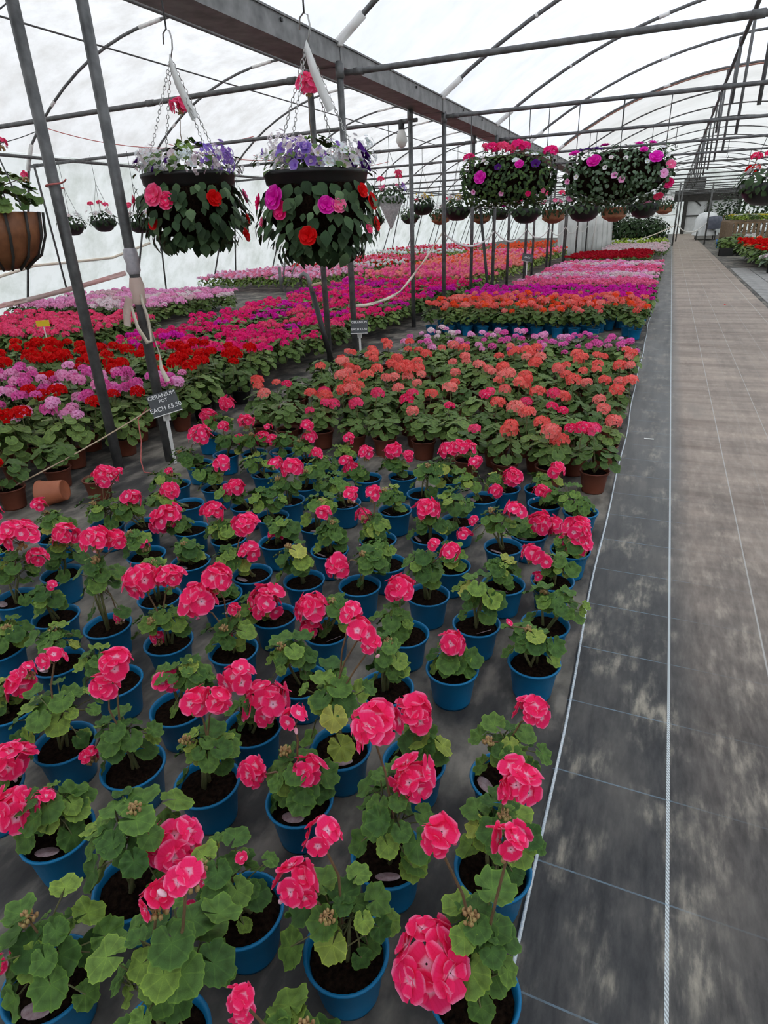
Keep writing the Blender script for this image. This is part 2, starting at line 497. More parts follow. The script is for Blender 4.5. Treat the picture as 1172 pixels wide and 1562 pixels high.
# aisle sheet laid over it, with a frayed overlapping edge and its marker cord
mb = MB()
ys = lin(Y0, Y1, 360)
def edge_x(y): return -0.118 + 0.006 * sin(y * 1.7) + 0.004 * sin(y * 4.1 + 1)
for y in ys:
    mb.v.append((edge_x(y), y, 0.001))
    mb.v.append((edge_x(y) + 0.012, y, 0.006))
    mb.v.append((1.62, y, 0.006))
    mb.v.append((1.64, y, 0.001))
for i in range(len(ys) - 1):
    for k in range(3):
        mb.quad(i * 4 + k, i * 4 + k + 1, i * 4 + k + 5, i * 4 + k + 4)
tag(mb.build('floor', 'aisle_ground_sheet', smooth=False), 'woven ground sheet of the walkway with white marker threads', kind='structure')
mb = MB()
ysc = lin(0.2, 40, 420)
mb.tube([(edge_x(y) + 0.010, y, 0.0065) for y in ysc], 0.0045, 5, squash=(1, 0.6))
plain('edge_cord', (0.36, 0.44, 0.50), (0.72, 0.75, 0.76), 0.6, 160)
tag(mb.build('edge_cord', 'edge_cord'), 'white and blue cord along the walkway edge beside the pots', 'cord')

sec_r = [(x, zr(x) + 0.035) for x in lin(-3.24, 6.5, 25)]
sheet('ceiling', sec_r, lin(Y0, 20.0, 30), 'film_roof', 'white translucent film roof over the walkway')
sheet('ceiling', [(x, z - 0.02) for x, z in sec_r], lin(20.0, Y1, 30), 'film_old', 'older greyer film roof over the far end of the walkway')
sec_l = [(x, zl(x) + 0.035) for x in lin(-11.5, -3.46, 21)]
sheet('ceiling', sec_l, lin(Y0, Y1, 60), 'film_roof_left', 'stained white film roof of the side tunnel')
wl = [(-12.78 + 1.28 * t, 2.98 * t) for t in lin(0, 1, 9)]
sheet('wall_left', wl, lin(Y0, Y1, 420), 'film_wall', 'wrinkled white film side wall of the tunnel', 0.03, 4)
sheet('wall_right', [(6.5, 0), (6.5, 3.1)], [Y0, Y1], 'film_wall')
def end_wall(name, y, mat):
    mb = MB()
    pts = [(x, zl(x)) for x in lin(-11.5, -3.5, 15)] + [(x, zr(x)) for x in lin(-3.2, 6.5, 15)]
    pts = [(-12.8, 0.0)] + pts + [(6.5, 0.0)]
    bot = [(x, 0.0) for x, z in pts]
    n = len(pts)
    for x, z in pts: mb.v.append((x, y, z))
    for x, z in bot: mb.v.append((x, y, z))
    for i in range(n - 1): mb.quad(n + i, n + i + 1, i + 1, i)
    return tag(mb.build(name, mat, smooth=False), None, kind='structure')
end_wall('wall_far', Y1, 'film_wall')
end_wall('wall_near', Y0, 'film_wall')

# gutter between the two tunnels, in bolted lengths
g = empty('valley_gutter', (-3.37, 0, 0), 0, 'long grey steel gutter box on posts between the two film roofs', 'gutter')
ye = [Y0] + [y + 0.06 for y in FR] + [Y1]
for i in range(len(ye) - 1):
    a, b = ye[i], ye[i + 1]
    mb = MB()
    mb.box(-0.17, 0.17, a + 0.004, b - 0.004, 2.905, 3.09)
    mb.box(-0.185, 0.185, a + 0.004, b - 0.004, 3.078, 3.094)
    mb.box(-0.176, 0.176, b - 0.05, b - 0.004, 2.90, 3.088)
    for t in (0.3, 0.65):
        y = a + (b - a) * t
        mb.box(0.17, 0.185, y - 0.015, y + 0.015, 3.03, 3.055, 1)
    mb.build('gutter_length', ['galvanised', 'black_plastic'], g, False)

# hoops
hl, hr = None, None
def arc_pts_r(n=26): return [(x, 0, zr(x)) for x in lin(-3.2, 6.45, n)]
mb = MB(); mb.tube(arc_pts_r(), 0.026, 8)
HR = mb.mesh('roof_hoop', 'steel')
mb = MB(); mb.tube([(-3.2, 0, 3.06), (-3.2, 0, 3.10), (-3.05, 0, zr(-3.05)), (-2.93, 0, zr(-2.93))], 0.047, 8)
SLR = [mb.mesh('taped_joint', 'white_tape')]
for xa, xb in ((-1.95, -1.92), (-0.6, -0.45)):
    mb = MB(); mb.tube([(xa, 0, zr(xa)), (xb, 0, zr(xb))], 0.034, 8); SLR.append(mb.mesh('taped_joint', 'white_tape'))
lp = [(-12.64, 0, 0), (-12.05, 0, 1.5), (-11.52, 0, 2.82)] + [(x, 0, zl(x)) for x in lin(-11.35, -3.5, 22)]
mb = MB(); mb.tube(lp, 0.024, 8)
HL = mb.mesh('roof_hoop', 'steel')
mb = MB()
mb.tube([(-11.58, 0, 2.7), (-11.50, 0, 2.86), (-11.33, 0, zl(-11.33) + 0.01)], 0.04, 8)
SLL = [mb.mesh('taped_joint', 'white_tape')]
for xa, xb in ((-10.62, -10.52), (-8.35, -7.9)):
    mb = MB(); mb.tube([(xa, 0, zl(xa)), (xb, 0, zl(xb))], 0.031, 8); SLL.append(mb.mesh('taped_joint', 'white_tape'))
for y in FR:
    h = inst('roof_hoop', HR, None, Matrix.Translation((0, y, 0)))
    tag(h, 'curved steel hoop carrying the film roof above the walkway', 'hoop', 'roof hoops above the walkway')
    for q in SLR: inst('taped_joint', q, h)
    h = inst('roof_hoop', HL, None, Matrix.Translation((0, y + 0.03, 0)))
    tag(h, 'curved steel hoop with sloping leg in the side tunnel', 'hoop', 'roof hoops of the side tunnel')
    for q in SLL: inst('taped_joint', q, h)
mb = MB(); mb.tube([(x, 0, zr(x) - 0.01) for x in lin(-3.2, 6.45, 26)], 0.018, 6)
plain('rust_edge', (0.30, 0.13, 0.09), (0.42, 0.22, 0.17), 0.7, 5)
tag(mb.build('film_batten', 'rust_edge', None, True, (0, 20.0, 0)), 'reddish batten where the older grey roof film begins', 'batten')

# tie bars with couplers, one per frame
mb = MB(); mb.tube([(x, 0, 2.84) for x in lin(-3.15, 6.45, 60)], 0.028, 8)
TR = mb.mesh('tie_bar', 'steel')
CR = []
for x in (-3.0, 0.42, 2.6):
    mb = MB(); mb.tube([(x - 0.05, 0, 2.84), (x + 0.05, 0, 2.84)], 0.035, 8); CR.append(mb.mesh('coupler', 'steel'))
mb = MB(); mb.tube([(x, 0, 2.84 + (x + 3.58) * 0.0102) for x in lin(-11.45, -3.58, 50)], 0.028, 8)
TL = mb.mesh('tie_bar', 'steel')
CL = []
for x in (-11.3, -8.6, -5.6, -3.75):
    mb = MB(); mb.tube([(x - 0.05, 0, 2.84 + (x + 3.58) * 0.0102), (x + 0.05, 0, 2.84 + (x + 3.58) * 0.0102)], 0.035, 8); CL.append(mb.mesh('coupler', 'steel'))
for y in FR:
    t = inst('tie_bar', TR, None, Matrix.Translation((0, y, 0)))
    tag(t, 'straight grey tie bar crossing above the walkway', 'tie bar', 'tie bars above the walkway')
    for q in CR: inst('coupler', q, t)
    t = inst('tie_bar', TL, None, Matrix.Translation((0, y, 0)))
    tag(t, 'straight grey tie bar crossing the side tunnel', 'tie bar', 'tie bars of the side tunnel')
    for q in CL: inst('coupler', q, t)

# purlins
def pipe(name, pts, r, label, cat, mat='steel', n=8, group=None):
    mb = MB(); mb.tube(pts, r, n)
    return tag(mb.build(name, mat), label, cat, group)
pipe('ridge_purlin', [(-7.55, Y0, 4.53), (-7.55, Y1, 4.53)], 0.03, 'long ridge pipe under the roof of the side tunnel', 'pipe')
pipe('purlin_wire', [(-9.0, Y0, 4.32), (-9.0, Y1, 4.32)], 0.014, 'thin wire running under the side tunnel roof', 'wire', 'wire')
pipe('eaves_rail', [(-11.36, Y0, 2.9), (-11.36, Y1, 2.9)], 0.03, 'rail along the eaves of the white side wall', 'pipe')
pipe('hanging_purlin', [(0.50, 5.9, 3.26), (0.50, Y1 - 15, 3.26)], 0.022, 'thin steel rail hung under the ridge over the walkway', 'pipe')
mb = MB(); mb.tube([(0, 0, 0), (0, 0, 0.62)], 0.02, 6)
ROD = mb.mesh('drop_rod', 'steel')
mb = MB(); mb.tube([(0, 0, 0), (0, 0, 1.95)], 0.026, 6)
ROD2 = mb.mesh('drop_rod', 'steel')
for i, y in enumerate(FR):
    if 9 < y < 45:
        tag(inst('drop_rod', ROD, None, Matrix.Translation((0.50, y + 0.04, 2.66))), 'short steel rod hanging from the thin rail over the walkway', 'rod', 'short drop rods over the walkway')
        tag(inst('drop_rod', ROD2, None, Matrix.Translation((0.80, y + 0.04, 2.62))), 'long steel rod from roof hoop to below tie bar', 'rod', 'long drop rods over the walkway')
# stray vertical hanging off the nearest ties
mb = MB(); mb.tube([(0, 0, 0), (0, 0, 0.9)], 0.02, 6)
tag(inst('drop_rod', mb.mesh('drop_rod', 'steel'), None, Matrix.Translation((-6.28, 6.70, 2.66))), 'steel rod clamped across the tie bar of the side tunnel', 'rod')

# posts under the gutter
mb = MB(); mb.tube([(0, 0, 0), (0, 0, 2.92)], 0.033, 10)
POST = mb.mesh('gutter_post', 'steel')
mb = MB(); mb.tube([(0, 0, 2.78), (0, 0, 2.90)], 0.042, 10)
PCL = mb.mesh('post_clamp', 'steel')
posts = [(-3.06, 3.24), (-3.30, 3.0), (-3.16, 6.58), (-3.60, 6.77), (-3.22, 10.1), (-3.52, 9.5)]
for y in FR[6:]: posts += [(-3.19, y), (-3.54, y - 0.35)]
for y in FR[:3]: posts += [(-3.19, y), (-3.54, y - 0.35)]
for i, (x, y) in enumerate(posts):
    p = inst('gutter_post', POST, None, Matrix.Translation((x, y, 0)))
    lab = {0: 'steel post wrapped with tape beside the chalk price sign', 1: 'bare steel post with pink twine next to the taped post', 2: 'steel post standing behind the small price sign on a stake', 3: 'steel post that the black standpipe leans against'}.get(i, 'plain steel post holding up the long gutter')
    tag(p, lab, 'post', 'posts under the gutter')
    inst('post_clamp', PCL, p)

# legs and braces along the side wall
mb = MB(); mb.tube([(-11.42, 0.05, 2.78), (-12.05, 0.66, 1.35), (-12.62, 1.2, 0)], 0.024, 6)
BR = mb.mesh('wall_brace', 'steel')
for y in FR:
    tag(inst('wall_brace', BR, None, Matrix.Translation((0, y, 0))), 'slanting steel brace from eaves to ground along the white wall', 'brace', 'braces along the side wall')
    a = MB(); 
for a, b, lab in (((-9.6, 16.3, 1.6), (-9.1, 14.7, 0.0), 'diagonal brace running down to the stub post beyond the basket'), ((-9.05, 14.75, 0.0), (-9.3, 16.6, 1.2), 'shorter diagonal brace rising from the stub post')):
    pipe('diagonal_brace', [a, b], 0.022, lab, 'brace')
pipe('stub_post', [(-9.08, 14.7, 0), (-9.08, 14.7, 0.62)], 0.04, 'short pale stub post with hydrant at the far flower bed', 'post', 'galvanised')

# tapes, twine, wrap on the posts
def ribbon(name, pts, w, mat, label, cat='tape', parent=None, twist=0.0):
    pts = [Vector(p) for p in pts]
    mb = MB()
    n = len(pts)
    for i, p in enumerate(pts):
        t = (pts[min(i + 1, n - 1)] - pts[max(i - 1, 0)]).normalized()
        side = t.cross(Vector((0, 0, 1)))
        side = side.normalized() if side.length > 1e-3 else Vector((1, 0, 0))
        u = side.cross(t).normalized()
        a = twist * sin(i * 1.1)
        d = (u * cos(a) + side * sin(a)) * w / 2
        e = (side * cos(a) - u * sin(a)) * 0.0012
        for q in (p - d - e, p + d - e, p + d + e, p - d + e):
            mb.v.append(tuple(q))
    for i in range(n - 1):
        for k in range(4):
            k2 = (k + 1) % 4
            mb.quad(i * 4 + k, i * 4 + k2, i * 4 + 4 + k2, i * 4 + 4 + k)
    o = mb.build(name, mat, parent)
    return tag(o, label, cat) if parent is None else o

def sag(a, b, s, n=14):
    a, b = Vector(a), Vector(b)
    return [a + (b - a) * (i / (n - 1)) - Vector((0, 0, 4 * s * (i / (n - 1)) * (1 - i / (n - 1)))) for i in range(n)]

ribbon('barrier_tape', sag((-3.09, 3.20, 1.25), (-4.62, 2.55, 0.98), 0.03), 0.03, 'red_white_tape', 'red and white barrier tape stretched leftward off the wrapped post', twist=0.5)
ribbon('barrier_tape', sag((-3.20, 6.54, 0.66), (-3.27, 8.3, 0.64), 0.05) + sag((-3.27, 8.35, 0.65), (-3.24, 10.06, 1.32), 0.03)[1:], 0.035, 'faded_tape', 'faded tape drooping low then rising to the next post', twist=0.4)
prev = (-3.2, 10.06, 1.32)
for k, y in enumerate(FR[6:12]):
    z = 1.28 - 0.02 * k
    ribbon('barrier_tape', sag(prev, (-3.17, y - 0.06, z), 0.22), 0.035, 'white_tape', ['white tape swagged from the bare post towards the dark leaning pole', 'second white tape swag beyond the dark leaning pole', 'white tape swag before the white curtain', 'white tape swag beside the white curtain', 'white tape swag past the white curtain', 'last white tape swag near the hedge'][k])
    prev = (-3.17, y + 0.02, z)
# wrap and hanging ends on the front post
wr = empty('tape_wrap', (-3.06, 3.24, 1.0), 0, 'clear and pink tape wound round the post with loose hanging ends', 'tape')
mb = MB(); mb.lathe([(0.034, 0.24), (0.044, 0.26), (0.041, 0.30), (0.046, 0.34), (0.040, 0.38), (0.034, 0.39)], 12, wob=lambda w, z: 0.06 * sin(w * 3 + z * 60)); mb.build('clear_tape', 'clear_wrap', wr)
mb = MB(); mb.lathe([(0.034, 0.06), (0.043, 0.07), (0.040, 0.12), (0.045, 0.17), (0.038, 0.22)], 12, wob=lambda w, z: 0.08 * sin(w * 2 + z * 70)); mb.build('faded_wrap', 'pink_tape', wr)
ribbon('loose_end', [(0.045, -0.03, 0.12), (0.075, -0.04, -0.05), (0.11, -0.03, -0.25), (0.12, -0.05, -0.33), (0.145, -0.04, -0.42)], 0.035, 'faded_tape', None, parent=wr, twist=0.6)
ribbon('loose_end', [(-0.04, -0.04, 0.10), (-0.075, -0.05, 0.02), (-0.095, -0.05, -0.07)], 0.055, 'pink_tape', None, parent=wr)
ribbon('tape_loop', [(-0.03, -0.05, 0.05), (0.0, -0.06, -0.08), (0.05, -0.055, -0.17), (0.09, -0.05, -0.16), (0.085, -0.05, 0.0), (0.05, -0.04, 0.1)], 0.03, 'faded_tape', None, parent=wr)
mb = MB(); mb.tube([(-3.06 + 0.05 * cos(t), 3.24 + 0.05 * sin(t), 0.42) for t in lin(0, 2 * pi, 10)] + [Vector(p) for p in sag((-3.03, 3.19, 0.42), (-3.6, 1.95, 0.03), 0.03)], 0.0045, 5)
tag(mb.build('twine', 'twine'), 'straw twine slanting from the wrapped post down to the floor', 'twine')
mb = MB(); mb.tube([(-3.10, 3.16, 0.40), (-3.12, 3.08, 0.34), (-3.10, 3.05, 0.2), (-3.09, 3.0, 0.08), (-3.05, 2.97, 0.012), (-2.98, 2.98, 0.008)], 0.004, 5)
tag(mb.build('twine', 'red_twine'), 'red twine dangling to the floor between the two posts', 'twine')
mb = MB(); mb.tube([(-3.30 + 0.048 * cos(t), 3.0 + 0.048 * sin(t), 1.72 + 0.004 * t) for t in lin(0, 2 * pi, 12)] + [(-3.20, 2.98, 1.75), (-3.17, 2.97, 1.76)], 0.005, 5)
tag(mb.build('twine', 'red_twine'), 'pinkish twine knotted round the bare steel post', 'twine')
# drooping cable under the side roof
for k in range(3):
    pipe('cable', [tuple(p) for p in sag((-10.9 + 0.1 * k, 9.98 + 3.28 * k, 3.35), (-7.3, 9.98 + 3.28 * k + 1.4, 3.05), 0.25)], 0.008, ['brown cable sagging beside the first basket chains', 'brown cable sagging beyond the first cable', 'brown cable sagging furthest down the side tunnel'][k], 'cable', 'red_twine', 5)
pipe('cable', [tuple(p) for p in sag((-10.9, 9.98, 3.35), (-11.25, 8.6, 2.95), 0.06)], 0.008, 'cable end sagging left from the hoop', 'cable', 'wire', 5)
# hose pipe lying against the wall
pipe('wall_strap', [(-12.45, 9.0, 0.75), (-12.33, 10.2, 0.98), (-12.34, 11.3, 1.0), (-12.30, 12.4, 1.02), (-12.15, 13.6, 1.30)], 0.03, 'beige strap stretched along the white side wall', 'strap', 'faded_tape', 6)

# hanging bulb on the tie bar
bl = empty('light_bulb', (-3.83, 9.96, 2.5), 0, 'bare glass bulb hanging in a black holder behind the baskets', 'light bulb')
mb = MB(); mb.lathe([(0.001, 0.0), (0.05, 0.02), (0.085, 0.09), (0.07, 0.17), (0.04, 0.24)], 14); mb.build('bulb', 'bulb_glass', bl)
mb = MB(); mb.lathe([(0.042, 0.23), (0.045, 0.24), (0.045, 0.36), (0.001, 0.37)], 12); mb.build('holder', 'black_plastic', bl)

# standpipe and dark leaning pole
sp = empty('standpipe', (-3.38, 6.25, 0), 0, 'black standpipe leaning on a post with grey elbow and tap', 'standpipe')
mb = MB(); mb.tube([(0.1, 0, 0), (-0.10, 0.0, 0.84)], 0.030, 8); mb.build('pipe', 'black_plastic', sp)
mb = MB(); mb.tube([(-0.10, 0, 0.83), (-0.125, 0, 0.95), (-0.145, 0, 1.0), (-0.185, 0, 1.025), (-0.225, 0, 1.0), (-0.235, 0, 0.92)], 0.025, 8); mb.build('elbow', 'galvanised', sp)
mb = MB(); mb.tube([(-0.12, 0, 0.90), (0.02, -0.01, 0.93)], 0.016, 6); mb.build('tap_handle', 'twine', sp)
pipe('leaning_pole', [(-2.98, 12.2, 0), (-3.42, 13.0, 1.75)], 0.03, 'dark pole leaning in the bed below the flower trough', 'pole', 'black_plastic', 6)

# far end: timber door frame and dark beam
fe = empty('end_frame', (2.2, 59.6, 0), 0, 'dark timber frame with beam and white panels at the far end', 'frame')
def bpart(name, x0, x1, y0, y1, z0, z1, mat, parent, M=None):
    mb = MB(); mb.box(x0, x1, y0, y1, z0, z1, M=M); return mb.build(name, mat, parent, False)
bpart('beam', -2.2, 4.2, -0.15, 0.15, 2.35, 3.1, 'dark_timber', fe)
bpart('post', -1.45, -1.15, -0.12, 0.12, 0, 2.4, 'dark_timber', fe)
bpart('post', 0.25, 0.55, -0.12, 0.12, 0, 2.4, 'dark_timber', fe)
bpart('post', 2.4, 2.6, -0.12, 0.12, 0, 2.4, 'dark_timber', fe)
bpart('rail', -1.15, 0.25, -0.04, 0.04, 1.25, 1.36, 'dark_timber', fe)
bpart('panel', -1.15, 0.25, 0.05, 0.08, 0.05, 2.35, 'curtain_film', fe)
bpart('panel', 0.55, 2.4, 0.05, 0.08, 0.05, 2.35, 'curtain_film', fe)
bpart('diagonal', -0.95, 0.0, -0.03, 0.03, -0.05, 0.05, 'dark_timber', fe, Matrix.Translation((-0.2, 0, 2.0)) @ Matrix.Rotation(0.7, 4, 'Y'))
hb = empty('roof_heater', (1.3, 58.4, 3.15), 0, 'dark box heater sitting above the far end beam', 'heater')
bpart('casing', -0.75, 0.75, -0.4, 0.4, 0, 0.8, 'dark_timber', hb)
for k in range(5): bpart('slat', -0.7, 0.7, -0.44, -0.40, 0.1 + 0.13 * k, 0.17 + 0.13 * k, 'steel', hb)

# white curtain by the gutter line
cu = MB()
n = 60
for i in range(n):
    t = i / (n - 1)
    x, y = -4.1 + 1.75 * t, 27.6 + 4.5 * t
    w = 0.10 * sin(i * 1.15) + 0.06 * sin(i * 2.6 + 1)
    for j in range(5):
        z = 1.62 * (1 - j / 4) * (1 - 0.08 * sin(t * pi)) 
        cu.v.append((x + w * 0.7 * (0.4 + j / 5), y + w * (0.4 + j / 5), max(z, 0.005)))
for i in range(n - 1):
    for j in range(4):
        a = i * 5 + j
        cu.quad(a, a + 1, a + 6, a + 5)
o = cu.build('white_curtain', 'curtain_film')
sm = o.modifiers.new('thickness', 'SOLIDIFY'); sm.thickness = 0.006
tag(o, 'white plastic curtain hung in folds beside the gutter posts', 'curtain')
for x, y, lab in ((-3.0, 30.6, 'white prop pole in front of the white curtain'),):
    pipe('prop_pole', [(x, y - 0.5, 0), (x + 0.15, y - 0.5, 2.0)], 0.04, lab, 'pole', 'white_tape', 6)
for i, (x, y) in enumerate(((0.21, 37.4), (0.40, 43.5), (1.72, 38.6))):
    pipe('slim_post', [(x, y, 0), (x, y, 2.85)], 0.04, ['slim steel post at the walkway edge next to the hedge', 'slim steel post behind the walkway rope', 'slim steel post before the bench on the other side'][i], 'post')
mb = MB(); mb.tube(sag((0.25, 37.4, 1.05), (1.70, 38.6, 1.05), 0.45), 0.028, 5)
tag(mb.build('rope', 'white_tape'), 'white rope sagging across the far end of the walkway', 'rope')
mb = MB(); mb.tube(sag((0.20, 37.4, 0.95), (-2.2, 33.0, 0.25), 0.1), 0.02, 5)
tag(mb.build('rope', 'faded_tape'), 'pale rope slanting from slim post into the green plants', 'rope')
mb = MB(); mb.tube(sag((0.20, 37.4, 1.45), (-3.1, 36.0, 1.65), 0.08), 0.02, 5)
tag(mb.build('rope', 'white_tape'), 'white cord stretched in front of the dark hedge', 'rope')

# ------------------------------------------------------------------ plant pieces
def leaf_mb(seed, lobes=7, nth=29, fold=0.09, cup=0.16, low=False):
    """round crinkled geranium leaf, unit radius, stalk joins at the origin, tip along +X"""
    r = random.Random(seed)
    mb = MB()
    ph = r.uniform(-0.3, 0.3)
    mb.v.append((0, 0, 0))
    rings = (0.55, 1.0) if not low else (1.0,)
    ths = lin(-radians(172), radians(172), nth)
    tw = r.uniform(-0.15, 0.15)
    for ri, q in enumerate(rings):
        for k, th in enumerate(ths):
            lob = 1.0 - 0.10 * abs(sin((th + ph * 0.2) * lobes / 2.0)) ** 3
            cren = 1.0 + (0.036 * (1 if k % 2 else -1) if q == 1.0 and not low else 0)
            ell = 0.94 + 0.10 * cos(th)
            R = q * lob * cren * ell * (1 + r.uniform(-0.02, 0.02))
            z = fold * q * q * cos(th * lobes) + cup * q * q + tw * q * q * sin(th) * 0.8 - 0.10 * q ** 3 * (1 + 0.4 * cos(2 * th + ph))
            mb.v.append((R * cos(th), R * sin(th), z))
    def u(q, k): return (q, k / (nth - 1))
    for k in range(nth - 1):
        mb.quad(0, 1 + k, 2 + k, uv=((0, k / (nth - 1)), u(rings[0], k), u(rings[0], k + 1)))
    if not low:
        for k in range(nth - 1):
            a, b = 1 + k, 1 + nth + k
            mb.quad(a, b, b + 1, a + 1, uv=(u(.55, k), u(1, k), u(1, k + 1), u(.55, k + 1)))
    return mb

LEAF_MB = [leaf_mb(s, 7 if s % 2 else 5, 33, 0.075 + 0.03 * (s % 3), 0.04 + 0.14 * (s % 3)) for s in range(6)]
LEAF = [m.mesh('leaf', 'leaf') for m in LEAF_MB]
LOWLEAF = [leaf_mb(20 + s, 5, 11, 0.06, 0.12, True) for s in range(3)]

def petal(mb, ang, L=1.0, W=0.42, lift=0.25, cup=0.10, base=0.08, z0=0.0, mat=0, rows=((0.05, 0.22), (0.42, 0.86), (0.78, 1.10), (1.0, 0.62))):
    s = len(mb.v)
    ca, sa = cos(ang), sin(ang)
    n = len(rows)
    for q, w in rows:
        for j in (-1, 0, 1):
            x = q * L + (0.03 * L if (q == 1.0 and j == 0) else 0) 
            y = j * w * W * L
            z = z0 + lift * L * (q ** 1.3) * (1.15 - 0.45 * q) + (cup * L * w * (j * j) * 0.8)
            mb.v.append((x * ca - y * sa, x * sa + y * ca, z))
    for i in range(n - 1):
        for j in range(2):
            a = s + i * 3 + j
            q0, q1 = rows[i][0], rows[i + 1][0]
            v0, v1 = j / 2, (j + 1) / 2
            mb.quad(a, a + 1, a + 4, a + 3, mat=mat, uv=((q0, v0), (q0, v1), (q1, v1), (q1, v0)))

def floret_mb(seed, petals=5, inner=0):
    r = random.Random(seed)
    mb = MB()
    for k in range(petals):
        petal(mb, 2 * pi * k / petals + r.uniform(-0.14, 0.14), 1.0 * r.uniform(0.9, 1.06), 0.47, 0.16 + r.uniform(-0.08, 0.10), 0.07 + r.uniform(-0.05, 0.06), z0=0.0)
    for k in range(inner):
        petal(mb, 2 * pi * k / max(1, inner) + 0.5 + r.uniform(-0.2, 0.2), 0.62, 0.42, 0.45, 0.15, z0=0.05)
    return mb

FLORET_MB = [floret_mb(1), floret_mb(2), floret_mb(3, 5, 2), floret_mb(4, 5, 3)]
FLORET = [m.mesh('floret', 'petal_pink') for m in FLORET_MB]

def pot_profile(h=0.13, rt=0.087, rb=0.062):
    return [(0.001, 0.004), (rb - 0.004, 0.004), (rb, 0.0), (rb + 0.002, 0.010), (rb + (rt - 0.007 - rb) * 0.80, h * 0.80), (rt - 0.006, h * 0.83), (rt - 0.004, h - 0.008), (rt, h - 0.007), (rt + 0.0005, h - 0.002), (rt - 0.002, h), (rt - 0.006, h - 0.001), (rt - 0.009, h - 0.010), (rt - 0.013, h - 0.030)]
mb = MB(); mb.lathe(pot_profile(), 32); POT = mb.mesh('pot', 'blue_pot')
mb = MB(); mb.lathe(pot_profile(), 14); POT_FAR = mb.mesh('pot', 'brown_pot')
def soil_mb(seed):
    r = random.Random(seed)
    mb = MB()
    prof = [(0.0755, 0.108), (0.066, 0.112), (0.045, 0.113), (0.022, 0.114), (0.0008, 0.114)]
    s0 = len(mb.v)
    mb.lathe(prof, 14)
    mb.v = [(x, y, z + r.uniform(-0.004, 0.004)) for x, y, z in mb.v]
    return mb
SOIL = [soil_mb(s).mesh('soil', 'soil') for s in range(2)]
mb = MB()
mb.lathe([(0.0008, -0.0006), (0.021, -0.0006), (0.0215, 0.0), (0.021, 0.0006), (0.0008, 0.0006)], 14, M=Matrix.Diagonal((1.35, 0.85, 1, 1)))
DISC = mb.mesh('plant_label', 'plant_label')

def bud_mb(seed, n=12):
    r = random.Random(seed)
    mb = MB()
    for i in range(n):
        a, q = i * 2.39996, 0.015 * sqrt((i + 0.5) / n)
        p = Vector((q * cos(a), q * sin(a), r.uniform(-0.012, 0.006)))
        mb.blob(p, (0.0042, 0.0042, 0.0075), 0, 5, 3, frame((0, 0, 0), (cos(a) * .3, sin(a) * .3, 1), (1, 0, 0)))
        mb.tube([(0, 0, 0.008), p], 0.0010, 3, 0, cap=False)
    return mb
BUDS = [bud_mb(s).mesh('buds', 'bud') for s in range(3)]
mb = MB(); mb.blob((0, 0, 0), (0.005, 0.005, 0.009), 0, 6, 4)
CLOSED = mb.mesh('closed_bud', 'petal_palepink')

TOCAM = Vector((0, 0, 1.45))

def head(root, base, c, size, col, r, base_off=Vector((0, 0, 0))):
    """one flower head on its own stalk: stalk mesh with florets and buds below it"""
    c = Vector(c)
    R = size / 2
    mb = MB()
    mid = (Vector(base) + c) / 2 + Vector((r.uniform(-0.015, 0.015), r.uniform(-0.015, 0.015), 0.02))
    foot = c - Vector((0, 0, R * 0.55))
    mb.tube([base, mid, foot], 0.0030, 5, r2=0.0024, cap=False)
    nf = 1 if size < 0.035 else max(3, min(14, int(3 + (R / 0.021) ** 2 * 0.85)))
    rf = min(0.036, max(0.013, R * (0.75 if nf < 5 else 0.58)))
    dirs = []
    for i in range(nf):
        if nf == 1:
            d = Vector((0.2, -0.3, 0.9)).normalized()
        else:
            z = 1 - (i + 0.5) / nf * 1.38
            a = i * 2.39996 + r.uniform(-0.25, 0.25)
            q = sqrt(max(0, 1 - z * z))
            d = Vector((q * cos(a), q * sin(a), z))
        dirs.append(d)
    spots = []
    for d in dirs:
        p = c + Vector((d.x, d.y, d.z * 0.85)) * (R - rf * 0.62) * r.uniform(0.72, 1.16)
        spots.append(p)
        mb.tube([foot, foot + (p - foot) * 0.55 - Vector((0, 0, 0.002)), p - d * 0.003], 0.0012, 3, cap=False)
    st = mb.build('flower_stalk', 'stalk', root)
    for d, p in zip(dirs, spots):
        n = (d + Vector((0, 0, 0.18)) + Vector((r.uniform(-.42, .42), r.uniform(-.42, .42), r.uniform(-.2, .3)))).normalized()
        inst('floret', r.choice(FLORET), st, frame(p, n, (r.uniform(-1, 1), r.uniform(-1, 1), 0.1), rf * r.uniform(0.78, 1.18)), col)
    if nf > 2 and r.random() < 0.55:
        inst('buds', r.choice(BUDS), st, Matrix.Translation(foot + Vector((0, 0, -0.006))) @ Matrix.Scale(1.1, 4))
    if r.random() < 0.4:
        inst('closed_bud', CLOSED, st, frame(foot + Vector((r.uniform(-.03, .03), r.uniform(-.03, .03), -0.002)), rdir(r, 0.2), (1, 0, 0), 1.0))
    return st

NUM = ['no', 'one', 'two', 'three', 'four', 'five']
SPECIAL = {}

